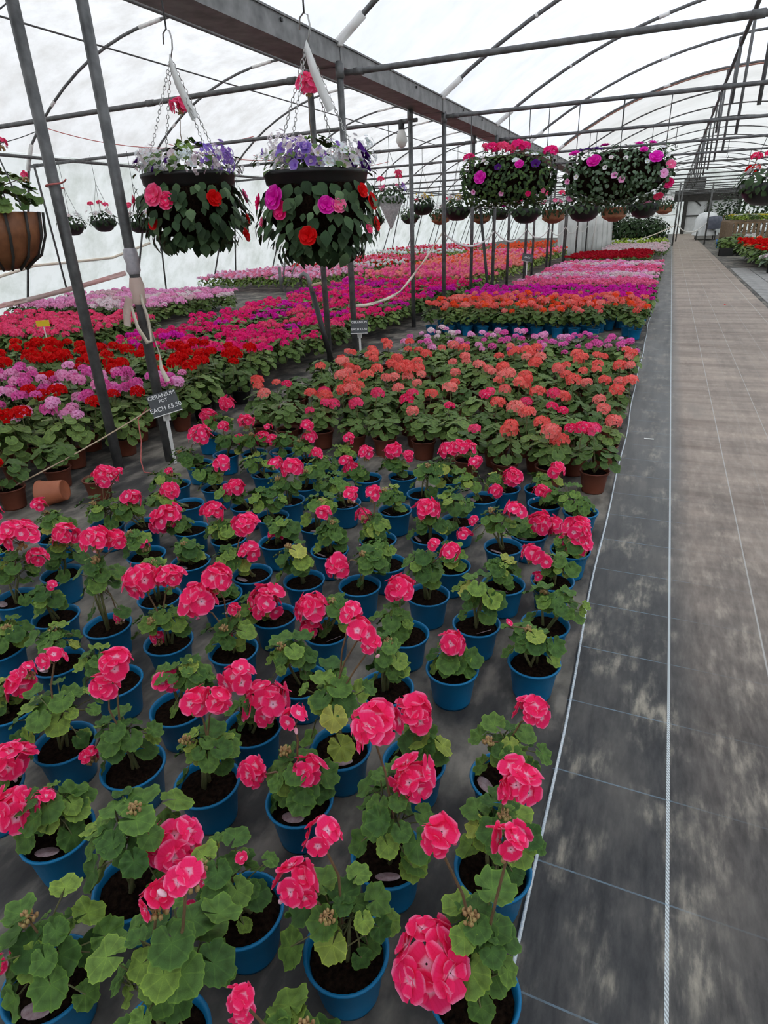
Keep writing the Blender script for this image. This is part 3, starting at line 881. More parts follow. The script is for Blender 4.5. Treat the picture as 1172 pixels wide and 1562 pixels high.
def near_plant(i, x, y, heads, fol, label):
    r = random.Random(1000 + i)
    root = empty('potted_geranium', (x, y, 0), 0, label, 'geranium', 'pink geraniums in blue pots')
    inst('pot', POT, root, Matrix.Rotation(r.uniform(0, 6), 4, 'Z'))
    inst('soil', r.choice(SOIL), root, Matrix.Rotation(r.uniform(0, 6), 4, 'Z'))
    if r.random() < 0.45:
        a = r.uniform(-2.6, -0.4)
        inst('plant_label', DISC, root, Matrix.Translation((0.052 * cos(a), 0.052 * sin(a), 0.124)) @ Matrix.Rotation(a, 4, 'Z') @ Matrix.Rotation(-r.uniform(0.15, 0.75), 4, 'Y') @ Matrix.Rotation(pi / 2, 4, 'Z'))
    fc = Vector(fol[:3])
    rx, rd, rz = fol[3], fol[4], fol[5]
    dep = Vector((x, y, 0)).normalized()
    lat = Vector((dep.y, -dep.x, 0))
    def ell(d): return lat * (d.x * rx) + dep * (d.y * rd) + Vector((0, 0, d.z * rz))
    bs = Vector((0, 0, 0.112))
    top = Vector((fc.x * 0.75, fc.y * 0.75, max(0.14, fc.z - rz * 0.25)))
    mb = MB()
    for k in range(3):
        o = Vector((r.uniform(-.012, .012), r.uniform(-.012, .012), 0))
        e = top + Vector((r.uniform(-.5, .5) * rx, r.uniform(-.5, .5) * rx, r.uniform(-.2, .3) * rz))
        mb.tube([bs + o, (bs + e) / 2 + o, e], 0.0055, 6, r2=0.0035)
    nl = int(15 + 1700 * rx * (rz + rd) / 2 + 4 * r.random())
    nl = min(40, nl)
    leaves = []
    for k in range(nl):
        z = 1.0 - (k + 0.5) / nl * 1.45
        a = k * 2.39996 + r.uniform(-0.4, 0.4)
        q = sqrt(max(0.02, 1 - z * z))
        d = Vector((q * cos(a), q * sin(a), z))
        rad = r.uniform(0.80, 1.32) if k % 4 else r.uniform(0.35, 0.8)
        p = fc + ell(d) * rad
        d = (lat * d.x + dep * d.y + Vector((0, 0, d.z)))
        p.z = max(p.z, 0.118 if p.xy.length < 0.085 else 0.128)
        if k % 6 == 5: p.z = 0.125 + (p.z - 0.125) * r.uniform(0.15, 0.6)
        leaves.append((p, d))
    for p, d in leaves:
        o = top + Vector((r.uniform(-.3, .3) * rx, r.uniform(-.3, .3) * rx, r.uniform(-.6, .1) * rz))
        o.z = max(o.z, 0.118)
        m = (o + p) / 2 + Vector((0, 0, 0.012)) + d * 0.006
        mb.tube([o, m, p], 0.0018, 4, cap=False)
    mb.build('stems', 'stem', root)
    for p, d in leaves:
        n = (d * 0.75 + Vector((0, 0, 0.80)) + Vector((r.uniform(-.3, .3), r.uniform(-.45, .15), 0))).normalized()
        tip = Vector((d.x, d.y, -0.25 + r.uniform(-.3, .3))) + Vector((r.uniform(-.5, .5), r.uniform(-.5, .5), 0))
        sc = r.choice((r.uniform(0.018, 0.028), r.uniform(0.026, 0.040), r.uniform(0.028, 0.042)))
        inst('leaf', r.choice(LEAF), root, frame(p, n, tip, sc), 'leaf_young' if r.random() < 0.05 else None)
    for hx, hy, hz, s in heads:
        j = Vector((r.uniform(-.01, .01), r.uniform(-.03, .01), 0))
        head(root, top + Vector((r.uniform(-.2, .2) * rx, r.uniform(-.2, .2) * rx, 0)), Vector((hx, hy, hz)) + j, s, 'petal_pink', r)
    if r.random() < 0.5:
        b = fc + Vector((r.uniform(-.6, .6) * rx, r.uniform(-.8, .2) * rx, rz * r.uniform(0.8, 1.3)))
        mbs = MB(); mbs.tube([top, (top + b) / 2 + Vector((0, 0, .01)), b], 0.0022, 4, cap=False)
        st = mbs.build('flower_stalk', 'stalk', root)
        inst('buds', r.choice(BUDS), st, Matrix.Translation(b))
    return root

PLANTS = [
 [-2.771, 1.672, [[0.093, 0.041, 0.327, 0.081]], [0, 0, 0.2, 0.085, 0.07, 0.06]],
 [-2.586, 1.878, [[-0.04, -0.018, 0.301, 0.084]], [0.012, 0.005, 0.204, 0.062, 0.062, 0.048]],
 [-2.271, 1.398, [[0.076, 0.033, 0.414, 0.15], [0.128, 0.056, 0.321, 0.091]], [0.016, 0.007, 0.265, 0.085, 0.085, 0.077]],
 [-2.257, 1.615, [[0.062, 0.027, 0.319, 0.126]], [0.011, 0.005, 0.221, 0.075, 0.075, 0.057]],
 [-1.759, 1.38, [[0.04, 0.018, 0.501, 0.113], [0.102, 0.045, 0.482, 0.089], [0.04, 0.017, 0.16, 0.044]], [0.014, 0.006, 0.337, 0.062, 0.062, 0.1]],
 [-2.444, 2.065, [[0.047, 0.02, 0.388, 0.14], [0.126, 0.055, 0.416, 0.047]], [0.006, 0.003, 0.221, 0.091, 0.091, 0.053]],
 [-2.267, 2.123, [[-0.018, -0.008, 0.275, 0.113]], [-0.047, -0.021, 0.216, 0.051, 0.051, 0.043]],
 [-2.214, 2.414, [[-0.089, -0.039, 0.2, 0.114]], [-0.133, -0.059, 0.164, 0.07, 0.07, 0.035]],
 [-1.997, 2.165, [[-0.084, -0.037, 0.213, 0.153], [-0.13, -0.057, 0.16, 0.11]], [-0.065, -0.029, 0.168, 0.069, 0.069, 0.046]],
 [-2.021, 1.878, [[0.011, 0.005, 0.194, 0.066]], [-0.035, -0.015, 0.209, 0.045, 0.045, 0.035]],
 [-1.778, 1.889, [[0.009, 0.004, 0.169, 0.047], [-0.045, -0.02, 0.16, 0.038]], [-0.007, -0.003, 0.19, 0.045, 0.045, 0.035]],
 [-1.47, 1.379, [[-0.04, -0.018, 0.383, 0.137], [0.051, 0.022, 0.399, 0.108], [-0.023, -0.01, 0.16, 0.056]], [-0.008, -0.004, 0.22, 0.077, 0.056, 0.035]],
 [-1.708, 1.605, [], [0.005, 0.002, 0.257, 0.045, 0.045, 0.035]],
 [-2.002, 1.358, [[0.007, 0.003, 0.266, 0.041], [0.04, 0.018, 0.281, 0.038]], [-0.011, -0.005, 0.211, 0.054, 0.054, 0.036]],
 [-2.216, 2.667, [[0.053, 0.023, 0.268, 0.113]], [-0.031, -0.014, 0.2, 0.061, 0.061, 0.052]],
 [-1.895, 2.498, [[-0.035, -0.015, 0.238, 0.119]], [-0.074, -0.032, 0.202, 0.055, 0.055, 0.038]],
 [-1.753, 2.14, [[-0.045, -0.02, 0.263, 0.113]], [-0.019, -0.008, 0.18, 0.059, 0.059, 0.036]],
 [-1.454, 1.888, [[0.001, 0.0, 0.361, 0.112], [0.01, 0.004, 0.245, 0.101]], [-0.073, -0.032, 0.205, 0.062, 0.054, 0.035]],
 [-1.686, 2.419, [], [-0.015, -0.006, 0.222, 0.072, 0.072, 0.048]],
 [-1.711, 2.63, [[-0.047, -0.02, 0.343, 0.092], [0.029, 0.013, 0.31, 0.128]], [-0.02, -0.009, 0.223, 0.07, 0.07, 0.045]],
 [-1.511, 2.185, [[-0.016, -0.007, 0.16, 0.055], [0.019, 0.008, 0.16, 0.046]], [0.035, 0.015, 0.204, 0.058, 0.058, 0.035]],
 [-1.216, 1.916, [], [-0.031, -0.014, 0.225, 0.065, 0.065, 0.054]],
 [-1.415, 2.395, [], [0.029, 0.013, 0.245, 0.068, 0.063, 0.035]],
 [-1.237, 2.189, [[-0.014, -0.006, 0.314, 0.083]], [0.006, 0.003, 0.216, 0.045, 0.045, 0.052]],
 [-1.405, 2.691, [], [-0.051, -0.022, 0.23, 0.068, 0.068, 0.043]],
 [-1.439, 3.057, [[-0.084, -0.037, 0.187, 0.114], [-0.095, -0.042, 0.24, 0.084]], [-0.071, -0.031, 0.164, 0.062, 0.062, 0.035]],
 [-1.068, 2.354, [[-0.096, -0.042, 0.373, 0.086], [-0.021, -0.009, 0.363, 0.086], [-0.062, -0.027, 0.248, 0.082]], [-0.019, -0.008, 0.206, 0.051, 0.051, 0.045]],
 [-0.945, 2.16, [], [-0.031, -0.014, 0.202, 0.045, 0.045, 0.035]],
 [-0.978, 1.954, [[-0.075, -0.033, 0.214, 0.112]], [0.046, 0.02, 0.237, 0.053, 0.053, 0.04]],
 [-1.218, 1.417, [[-0.067, -0.029, 0.349, 0.142], [-0.019, -0.008, 0.42, 0.119], [0.019, 0.008, 0.295, 0.046], [0.004, 0.002, 0.196, 0.025]], [-0.004, -0.002, 0.21, 0.065, 0.058, 0.037]],
 [-1.481, 1.704, [], [0.004, 0.002, 0.164, 0.045, 0.045, 0.035]],
 [-1.195, 1.648, [[-0.013, -0.006, 0.198, 0.159], [-0.045, -0.02, 0.16, 0.065]], [-0.066, -0.029, 0.164, 0.045, 0.045, 0.035]],
 [-1.25, 3.148, [[-0.179, -0.078, 0.287, 0.099], [-0.034, -0.015, 0.288, 0.115], [0.034, 0.015, 0.246, 0.084]], [-0.05, -0.022, 0.202, 0.062, 0.062, 0.035]],
 [-1.053, 2.934, [], [0.017, 0.008, 0.243, 0.07, 0.07, 0.055]],
 [-0.984, 3.177, [[-0.011, -0.005, 0.304, 0.112], [0.053, 0.023, 0.32, 0.105], [0.11, 0.048, 0.313, 0.097]], [-0.028, -0.012, 0.203, 0.068, 0.068, 0.041]],
 [-0.736, 2.974, [[-0.036, -0.016, 0.332, 0.083], [0.068, 0.03, 0.177, 0.09]], [-0.075, -0.033, 0.232, 0.061, 0.061, 0.035]],
 [-0.652, 3.14, [[0.04, 0.018, 0.196, 0.129]], [-0.044, -0.019, 0.185, 0.05, 0.05, 0.035]],
 [-0.772, 2.668, [], [-0.024, -0.011, 0.226, 0.074, 0.074, 0.052]],
 [-0.854, 2.454, [[0.007, 0.003, 0.277, 0.128]], [0.006, 0.003, 0.198, 0.07, 0.066, 0.035]],
 [-1.116, 2.688, [], [-0.019, -0.008, 0.204, 0.059, 0.059, 0.035]],
 [-0.694, 1.979, [[0.077, 0.034, 0.325, 0.088], [0.018, 0.008, 0.353, 0.052]], [-0.015, -0.007, 0.255, 0.055, 0.055, 0.052]],
 [-0.679, 2.227, [], [0.002, 0.001, 0.184, 0.045, 0.045, 0.035]],
 [-0.506, 2.467, [[0.046, 0.02, 0.318, 0.106], [-0.118, -0.052, 0.26, 0.05], [-0.167, -0.073, 0.201, 0.076]], [-0.031, -0.013, 0.252, 0.066, 0.066, 0.045]],
 [-0.423, 2.633, [[0.046, 0.02, 0.195, 0.14], [0.103, 0.045, 0.169, 0.11]], [-0.02, -0.009, 0.164, 0.051, 0.051, 0.035]],
 [-0.412, 2.999, [[-0.02, -0.009, 0.187, 0.101]], [0.034, 0.015, 0.164, 0.045, 0.045, 0.035]],
 [-0.468, 3.185, [[0.086, 0.038, 0.243, 0.107]], [0.01, 0.004, 0.179, 0.063, 0.063, 0.035]],
 [-0.23, 2.959, [], [-0.046, -0.02, 0.185, 0.076, 0.076, 0.063]],
 [-0.223, 2.53, [[0.015, 0.007, 0.232, 0.133], [0.017, 0.007, 0.16, 0.156]], [-0.007, -0.003, 0.164, 0.053, 0.053, 0.035]],
 [-0.255, 2.247, [[-0.076, -0.033, 0.263, 0.101], [-0.024, -0.01, 0.234, 0.064], [-0.052, -0.023, 0.16, 0.048]], [0.007, 0.003, 0.196, 0.057, 0.052, 0.035]],
 [-0.434, 2.153, [], [-0.012, -0.005, 0.197, 0.046, 0.046, 0.035]],
 [-0.464, 1.853, [], [0.004, 0.002, 0.247, 0.064, 0.064, 0.054]],
 [-0.231, 1.931, [], [0.028, 0.012, 0.22, 0.082, 0.062, 0.038]],
 [-0.23, 1.706, [[-0.078, -0.034, 0.292, 0.028]], [-0.011, -0.005, 0.217, 0.078, 0.05, 0.037]],
 [-0.473, 1.582, [[0.005, 0.002, 0.234, 0.103]], [-0.002, -0.001, 0.165, 0.051, 0.042, 0.038]],
 [-0.687, 1.709, [[-0.015, -0.006, 0.314, 0.117]], [-0.029, -0.013, 0.176, 0.048, 0.048, 0.066]],
 [-0.639, 1.419, [], [0.007, 0.003, 0.232, 0.045, 0.045, 0.069]],
 [-0.96, 1.625, [[-0.043, -0.019, 0.247, 0.128], [-0.051, -0.022, 0.16, 0.09]], [0.045, 0.02, 0.218, 0.045, 0.045, 0.048]],
 [-0.909, 1.354, [], [-0.018, -0.008, 0.23, 0.075, 0.052, 0.039]],
 [-0.666, 1.147, [[0.064, 0.028, 0.529, 0.092], [0.048, 0.021, 0.576, 0.055], [0.092, 0.04, 0.491, 0.059]], [-0.005, -0.002, 0.308, 0.07, 0.07, 0.065]],
 [-0.946, 1.127, [[0.002, 0.001, 0.337, 0.108], [0.046, 0.02, 0.214, 0.147]], [0.008, 0.004, 0.187, 0.045, 0.039, 0.039]],
 [-0.945, 0.911, [[0.015, 0.007, 0.401, 0.087], [0.074, 0.033, 0.422, 0.087]], [0.011, 0.005, 0.25, 0.062, 0.046, 0.042]],
 [-0.686, 0.951, [[-0.091, -0.04, 0.236, 0.087], [0.04, 0.018, 0.254, 0.094], [0.003, 0.001, 0.395, 0.077]], [-0.001, -0.0, 0.206, 0.062, 0.052, 0.053]],
 [-0.416, 0.89, [[-0.011, -0.005, 0.525, 0.106], [0.063, 0.028, 0.363, 0.106]], [0.015, 0.007, 0.262, 0.072, 0.069, 0.085]],
 [-0.455, 1.171, [[0.006, 0.003, 0.315, 0.118]], [0.017, 0.008, 0.204, 0.049, 0.036, 0.042]],
 [-0.218, 1.201, [[0.046, 0.02, 0.365, 0.1]], [0.008, 0.004, 0.237, 0.074, 0.047, 0.047]],
 [-0.183, 0.945, [[0.045, 0.02, 0.408, 0.112]], [0.009, 0.004, 0.257, 0.073, 0.049, 0.061]],
 [-0.155, 0.686, [[-0.061, -0.027, 0.279, 0.146], [0.04, 0.017, 0.552, 0.077], [-0.067, -0.029, 0.564, 0.064]], [0.004, 0.002, 0.264, 0.045, 0.045, 0.12]],
 [-0.415, 0.665, [[-0.062, -0.027, 0.353, 0.098], [-0.024, -0.01, 0.462, 0.077]], [-0.006, -0.003, 0.242, 0.078, 0.051, 0.079]],
 [-0.658, 0.66, [[0.01, 0.004, 0.284, 0.021], [-0.05, -0.022, 0.26, 0.02], [-0.085, -0.037, 0.16, 0.02]], [-0.023, -0.01, 0.217, 0.077, 0.059, 0.076]],
 [-0.924, 0.615, [[0.102, 0.045, 0.264, 0.121]], [0.026, 0.012, 0.29, 0.084, 0.067, 0.072]],
 [-0.658, 0.404, [[0.102, 0.045, 0.564, 0.055], [0.058, 0.026, 0.526, 0.059]], [0.05, 0.022, 0.342, 0.097, 0.066, 0.102]],
 [-0.939, 0.401, [[-0.061, -0.027, 0.194, 0.065]], [0.029, 0.013, 0.232, 0.084, 0.067, 0.079]],
 [-1.2, 0.653, [[-0.047, -0.021, 0.23, 0.123], [0.008, 0.003, 0.248, 0.071]], [0.005, 0.002, 0.205, 0.075, 0.046, 0.041]],
 [-1.489, 0.686, [[0.093, 0.041, 0.242, 0.123]], [0, 0, 0.2, 0.085, 0.07, 0.06]],
 [-1.175, 0.885, [[-0.011, -0.005, 0.417, 0.09], [0.025, 0.011, 0.471, 0.094], [-0.096, -0.042, 0.186, 0.054]], [-0.01, -0.004, 0.24, 0.068, 0.052, 0.042]],
 [-1.426, 0.879, [[0.037, 0.016, 0.432, 0.072]], [0.004, 0.002, 0.245, 0.092, 0.08, 0.057]],
 [-1.719, 0.926, [[0.047, 0.021, 0.218, 0.111], [0.085, 0.037, 0.273, 0.062]], [-0.019, -0.008, 0.178, 0.045, 0.045, 0.036]],
 [-1.489, 1.142, [], [-0.04, -0.018, 0.202, 0.045, 0.045, 0.036]],
 [-1.757, 1.153, [], [0.015, 0.007, 0.22, 0.055, 0.055, 0.035]],
 [-1.208, 1.115, [[-0.01, -0.004, 0.237, 0.097]], [0.041, 0.018, 0.249, 0.059, 0.042, 0.038]],
 [-2.024, 1.135, [], [0.03, 0.013, 0.194, 0.058, 0.055, 0.035]],
 [-0.434, 0.437, [[-0.029, -0.013, 0.373, 0.052], [-0.031, -0.013, 0.314, 0.045]], [0.033, 0.014, 0.209, 0.057, 0.043, 0.084]],
 [-2.575, 2.968, [[0.043, 0.019, 0.319, 0.167], [-0.042, -0.019, 0.16, 0.075]], [-0.071, -0.031, 0.169, 0.086, 0.086, 0.047]],
 [-2.508, 3.168, [[0.013, 0.006, 0.314, 0.086], [0.087, 0.038, 0.226, 0.086]], [0.032, 0.014, 0.22, 0.082, 0.082, 0.052]],
 [-2.34, 3.247, [[-0.03, -0.013, 0.346, 0.121], [0.058, 0.026, 0.227, 0.112]], [-0.006, -0.003, 0.212, 0.082, 0.082, 0.052]],
 [-2.172, 3.326, [[-0.039, -0.017, 0.217, 0.087], [-0.062, -0.027, 0.298, 0.069]], [0.003, 0.001, 0.202, 0.082, 0.082, 0.04]],
 [-1.931, 3.237, [[0.01, 0.004, 0.345, 0.1], [0.011, 0.005, 0.268, 0.1]], [-0.024, -0.01, 0.21, 0.07, 0.07, 0.039]],
 [-2.055, 2.935, [], [-0.04, -0.018, 0.191, 0.08, 0.08, 0.043]],
 [-1.699, 3.044, [[-0.026, -0.011, 0.263, 0.094]], [-0.017, -0.007, 0.197, 0.064, 0.064, 0.035]],
 [-2.475, 2.628, [[-0.028, -0.012, 0.213, 0.05]], [-0.054, -0.024, 0.166, 0.078, 0.078, 0.041]],
 [-1.731, 2.84, [], [0.023, 0.01, 0.201, 0.068, 0.068, 0.04]],
 [-1.708, 3.304, [[0.038, 0.017, 0.262, 0.083]], [-0.009, -0.004, 0.174, 0.061, 0.061, 0.035]],
 [-2.882, 3.475, [[0.028, 0.012, 0.27, 0.133], [0.168, 0.074, 0.359, 0.133]], [0.064, 0.028, 0.22, 0.092, 0.092, 0.059]],
]


ORD = ['first', 'second', 'third', 'fourth', 'fifth', 'sixth', 'seventh', 'eighth', 'ninth', 'tenth', 'eleventh', 'twelfth', 'thirteenth', 'fourteenth']
def rank(x, y, pts, tol=0.13):
    return sum(1 for a, b in pts if abs(b - y) < tol and a > x + 0.01)
NEAR_XY = [(p[0], p[1]) for p in PLANTS]
def near_label(x, y, hs, fo):
    big = sum(1 for h in hs if h[3] > 0.05)
    zmax = max([h[2] for h in hs] or [0])
    smax = max([h[3] for h in hs] or [0])
    if big == 0:
        lead = 'green geranium showing only tiny pink buds' if hs else 'green geranium without any bloom'
    else:
        size = 'tall ' if zmax > 0.42 else ('low ' if zmax < 0.27 else '')
        how = {1: 'one', 2: 'two', 3: 'three', 4: 'four'}[min(big, 4)]
        lead = size + 'pink geranium with ' + how + (' big' if smax > 0.135 else ' small' if smax < 0.085 else '') + (' head' if big == 1 else ' heads')
    k = rank(x, y, NEAR_XY)
    pos = 'blue pot against the walkway cord' if k == 0 else ORD[k] + ' blue pot after the one by the walkway cord' if False else ORD[k] + ' blue pot in from the walkway cord'
    return lead + ', ' + pos
for i, (x, y, hs, fo) in enumerate(PLANTS):
    lab = near_label(x, y, hs, fo)
    twins = sorted(q[3][3] for q in PLANTS if near_label(*q) == lab)
    if len(twins) > 1:
        lab = ('bushier ' if fo[3] == twins[-1] else 'sparser ') + lab
    near_plant(i, x, y, hs, fo, lab)

# ------------------------------------------------------------------ plants further off: shared foliage and flower heads
def foliage_mb(seed, n, rx, rz, s0, s1, zc):
    r = random.Random(seed)
    mb = MB()
    for k in range(n):
        z = 1.0 - (k + 0.5) / n * 1.6
        a = k * 2.39996 + r.uniform(-.4, .4)
        q = sqrt(max(0.02, 1 - z * z))
        d = Vector((q * cos(a), q * sin(a), z))
        rad = r.uniform(0.65, 1.08)
        p = Vector((d.x * rx, d.y * rx, zc + d.z * rz)) * 1.0
        p = Vector((p.x * rad, p.y * rad, zc + d.z * rz * rad))
        nn = (d * 0.6 + Vector((r.uniform(-.35, .35), r.uniform(-.35, .35), 0.8))).normalized()
        mb.append(r.choice(LOWLEAF), frame(p, nn, (d.x, d.y, -.3), r.uniform(s0, s1)))
    return mb
def add_stems(mb, r, k, top, rx, mat=1):
    for i in range(k):
        a = r.uniform(0, 6.28)
        e = Vector((cos(a) * rx * r.uniform(.3, .8), sin(a) * rx * r.uniform(.3, .8), top))
        mb.tube([(0, 0, 0.11), (e.x * 0.4, e.y * 0.4, (top + .11) / 2), e], 0.004, 4, mat, cap=False)

FOL_MID = []
for s in range(5):
    r_ = random.Random(60 + s)
    m = foliage_mb(40 + s, 34, 0.115, 0.075, 0.026, 0.042, 0.20)
    add_stems(m, r_, 5, 0.19, 0.09)
    FOL_MID.append(m.mesh('foliage', ['leaf_far', 'stem']))
FOL_BIG = []
for s in range(4):
    m = foliage_mb(80 + s, 52, 0.19, 0.15, 0.034, 0.055, 0.24)
    add_stems(m, random.Random(5 + s), 5, 0.25, 0.13)
    FOL_BIG.append(m.mesh('foliage', ['leaf_far', 'stem']))
FOL_LOW = []
for s in range(4):
    m = foliage_mb(120 + s, 46, 0.165, 0.12, 0.030, 0.048, 0.15)
    FOL_LOW.append(m.mesh('foliage', ['leaf_far', 'stem']))

SIMPLE_ROWS = ((0.12, 0.2), (0.62, 1.0), (1.0, 0.6))
def small_floret(seed):
    r = random.Random(seed)
    mb = MB()
    for k in range(5):
        a = 2 * pi * k / 5 + r.uniform(-.15, .15)
        s = len(mb.v)
        ca, sa = cos(a), sin(a)
        for q, y, z in ((0.05, 0, 0), (0.62, -0.42, 0.22), (1.0, 0.0, 0.16), (0.62, 0.42, 0.22)):
            mb.v.append((q * ca - y * sa, q * sa + y * ca, z + r.uniform(-.05, .05)))
        mb.quad(s, s + 1, s + 2, s + 3, uv=((0.1, 0.5), (0.75, 0), (1, 0.5), (0.75, 1)))
    return mb
SF = [small_floret(s) for s in range(3)]
def headball(seed, n=12, R=0.045, rf=0.024):
    """a rounded head of small florets on a stalk, hanging its stalk below the origin"""
    r = random.Random(seed)
    mb = MB()
    for i in range(n):
        z = 1 - (i + 0.5) / n * 1.35
        a = i * 2.39996
        q = sqrt(max(0, 1 - z * z))
        d = Vector((q * cos(a), q * sin(a), z))
        p = Vector((d.x * 1.08, d.y * 1.08, d.z * 0.62)) * (R - rf * 0.5) * r.uniform(0.85, 1.1)
        mb.append(r.choice(SF), frame(p, (d + Vector((0, 0, 0.15))).normalized(), (r.uniform(-1, 1), r.uniform(-1, 1), .1), rf * r.uniform(.9, 1.1)))
    mb.tube([(0, 0, -0.17), (0.004, 0.002, -0.08), (0, 0, -0.005)], 0.0028, 4, 1, cap=False)
    return mb
HB_MB = [headball(s) for s in range(4)]
HB = [m.mesh('flower_head', ['petal_coral', 'stem']) for m in HB_MB]

def flowers_mb(seed, k, rx, z0, z1, R=0.05, n=9):
    """several heads of one distant plant"""
    r = random.Random(seed)
    mb = MB()
    for i in range(k):
        a = i * 2.39996 + r.uniform(-.3, .3)
        q = rx * sqrt((i + 0.4) / k)
        h = headball(seed * 10 + i, n, R * r.uniform(.85, 1.15), R * 0.55)
        mb.append(h, Matrix.Translation((q * cos(a), q * sin(a), r.uniform(z0, z1))))
    return mb
FLW = [flowers_mb(s, 5, 0.15, 0.34, 0.42) .mesh('flower_heads', ['petal_magenta', 'stem']) for s in range(5)]
FLW_LOW = [flowers_mb(20 + s, 7, 0.17, 0.255, 0.30, 0.05, 8).mesh('flower_heads', ['petal_magenta', 'stem']) for s in range(4)]

def mid_plant(r, x, y, cols, pot, label, group, nh, zh=(0.29, 0.38), cat='geranium', name='potted_geranium', fs=1.0, hs=1.0, fol=FOL_MID, fcol=None, spread=0.10):
    root = empty(name, (x, y, 0), 0, label, cat, group)
    inst('pot', POT_FAR, root, None, pot)
    inst('foliage', r.choice(fol), root, rot_scale((0, 0, 0), r.uniform(0, 6.28), fs * r.uniform(0.85, 1.1)), fcol)
    inst('soil', SOIL[0], root)
    for k in range(nh):
        a = r.uniform(0, 6.28)
        q = spread * sqrt(r.random())
        inst('flower_head', r.choice(HB), root, rot_scale((q * cos(a), q * sin(a), r.uniform(*zh)), r.uniform(0, 6.28), hs * r.uniform(0.75, 1.2), (r.uniform(-.2, .2), r.uniform(-.2, .2))), r.choice(cols))
    return root

def grid(x0, x1, y0, y1, sx, sy, jit, r, keep=lambda x, y: True):
    pts = []
    row = 0
    y = y0
    while y <= y1 + 1e-6:
        x = x1 - (sx / 2 if row % 2 else 0)
        while x >= x0 - 1e-6:
            px, py = x + r.uniform(-jit, jit), y + r.uniform(-jit, jit)
            if keep(px, py):
                pts.append((px, py))
            x -= sx
        y += sy
        row += 1
    return pts

near_xy = [(p[0], p[1]) for p in PLANTS]
def clear(x, y, d=0.2):
    return all((x - a) ** 2 + (y - b) ** 2 > d * d for a, b in near_xy) and all((x - a) ** 2 + (y - b) ** 2 > 0.15 ** 2 for a, b in posts)

r = random.Random(11)
heads_word = lambda n: ('no open head' if n == 0 else 'one flower head' if n == 1 else NUM[n] + ' flower heads')
B1 = grid(-2.98, -0.22, 3.55, 6.05, 0.255, 0.25, 0.02, r, lambda x, y: clear(x, y, 0.205) and y > 3.42 - 0.16 * (x + 0.3) and r.random() > 0.07)
def row_rank(x, y, pts, y0, sy):
    return ORD[min(13, max(0, int(round((y - y0) / sy))))] + ' row, ' + ORD[min(13, rank(x, y, pts, sy * 0.4))] + ' pot from walkway'
for x, y in B1:
    n = r.choice((0, 1, 1, 1, 2, 2, 3))
    cols = ['petal_coral', 'petal_coral', 'petal_salmon'] if y > 4.4 or r.random() < 0.5 else ['petal_pink', 'petal_hotpink']
    kind = 'pink' if 'petal_pink' in cols else 'coral'
    mid_plant(r, x, y, cols, 'brown_pot', 'brown-potted ' + kind + ' geranium with ' + heads_word(n) + ', ' + row_rank(x, y, B1, 3.55, 0.25), 'geraniums in brown pots', n, hs=1.15 if kind == 'coral' else 1.0, fs=1.05)
B2 = grid(-2.55, -0.22, 6.28, 7.15, 0.265, 0.27, 0.02, r, clear)
for x, y in B2:
    n = r.choice((2, 2, 3, 4))
    pale = x < -1.7 and y > 6.7
    mid_plant(r, x, y, ['petal_lilac', 'petal_whitepink'] if pale else ['petal_purplepink', 'petal_purplepink', 'petal_lilac'], 'brown_pot', ('pale lilac' if pale else 'two-tone purple pink') + ' pelargonium in a brown pot, ' + row_rank(x, y, B2, 6.28, 0.27), 'pelargoniums in brown pots', n, (0.28, 0.37), 'pelargonium', 'potted_pelargonium', 1.1, 0.85)
def gap(x, y): return clear(x, y) and not (-0.62 < x < -0.42 and y < 9.6)
B3 = grid(-3.0, -0.24, 8.85, 10.15, 0.25, 0.25, 0.02, r, gap)
for x, y in B3:
    n = r.choice((3, 4, 5))
    mid_plant(r, x, y, ['petal_coral', 'petal_coral', 'petal_salmon', 'petal_orange'], 'blue_pot', 'bushy coral geranium in a blue pot, ' + row_rank(x, y, B3, 8.85, 0.25), 'coral geraniums in blue pots', n, (0.33, 0.46), fs=1.25, hs=1.0, spread=0.11)

def bed(name, label, cat, group, pts, cols, fols, flws, r, pot=None, fs=(0.9, 1.12), fcol=None, colfn=None, drop=0.0):
    for x, y in pts:
        root = empty(name, (x, y, 0), 0, label, cat, group)
        if pot:
            inst('pot', POT_FAR, root, None, pot)
        s = r.uniform(*fs)
        a = r.uniform(0, 6.28)
        inst('foliage', r.choice(fols), root, rot_scale((0, 0, 0), a, s), fcol)
        if r.random() >= drop:
            inst('flower_heads', r.choice(flws), root, rot_scale((0, 0, 0), a + 1, s), (colfn(x, y, r) if colfn else r.choice(cols)))

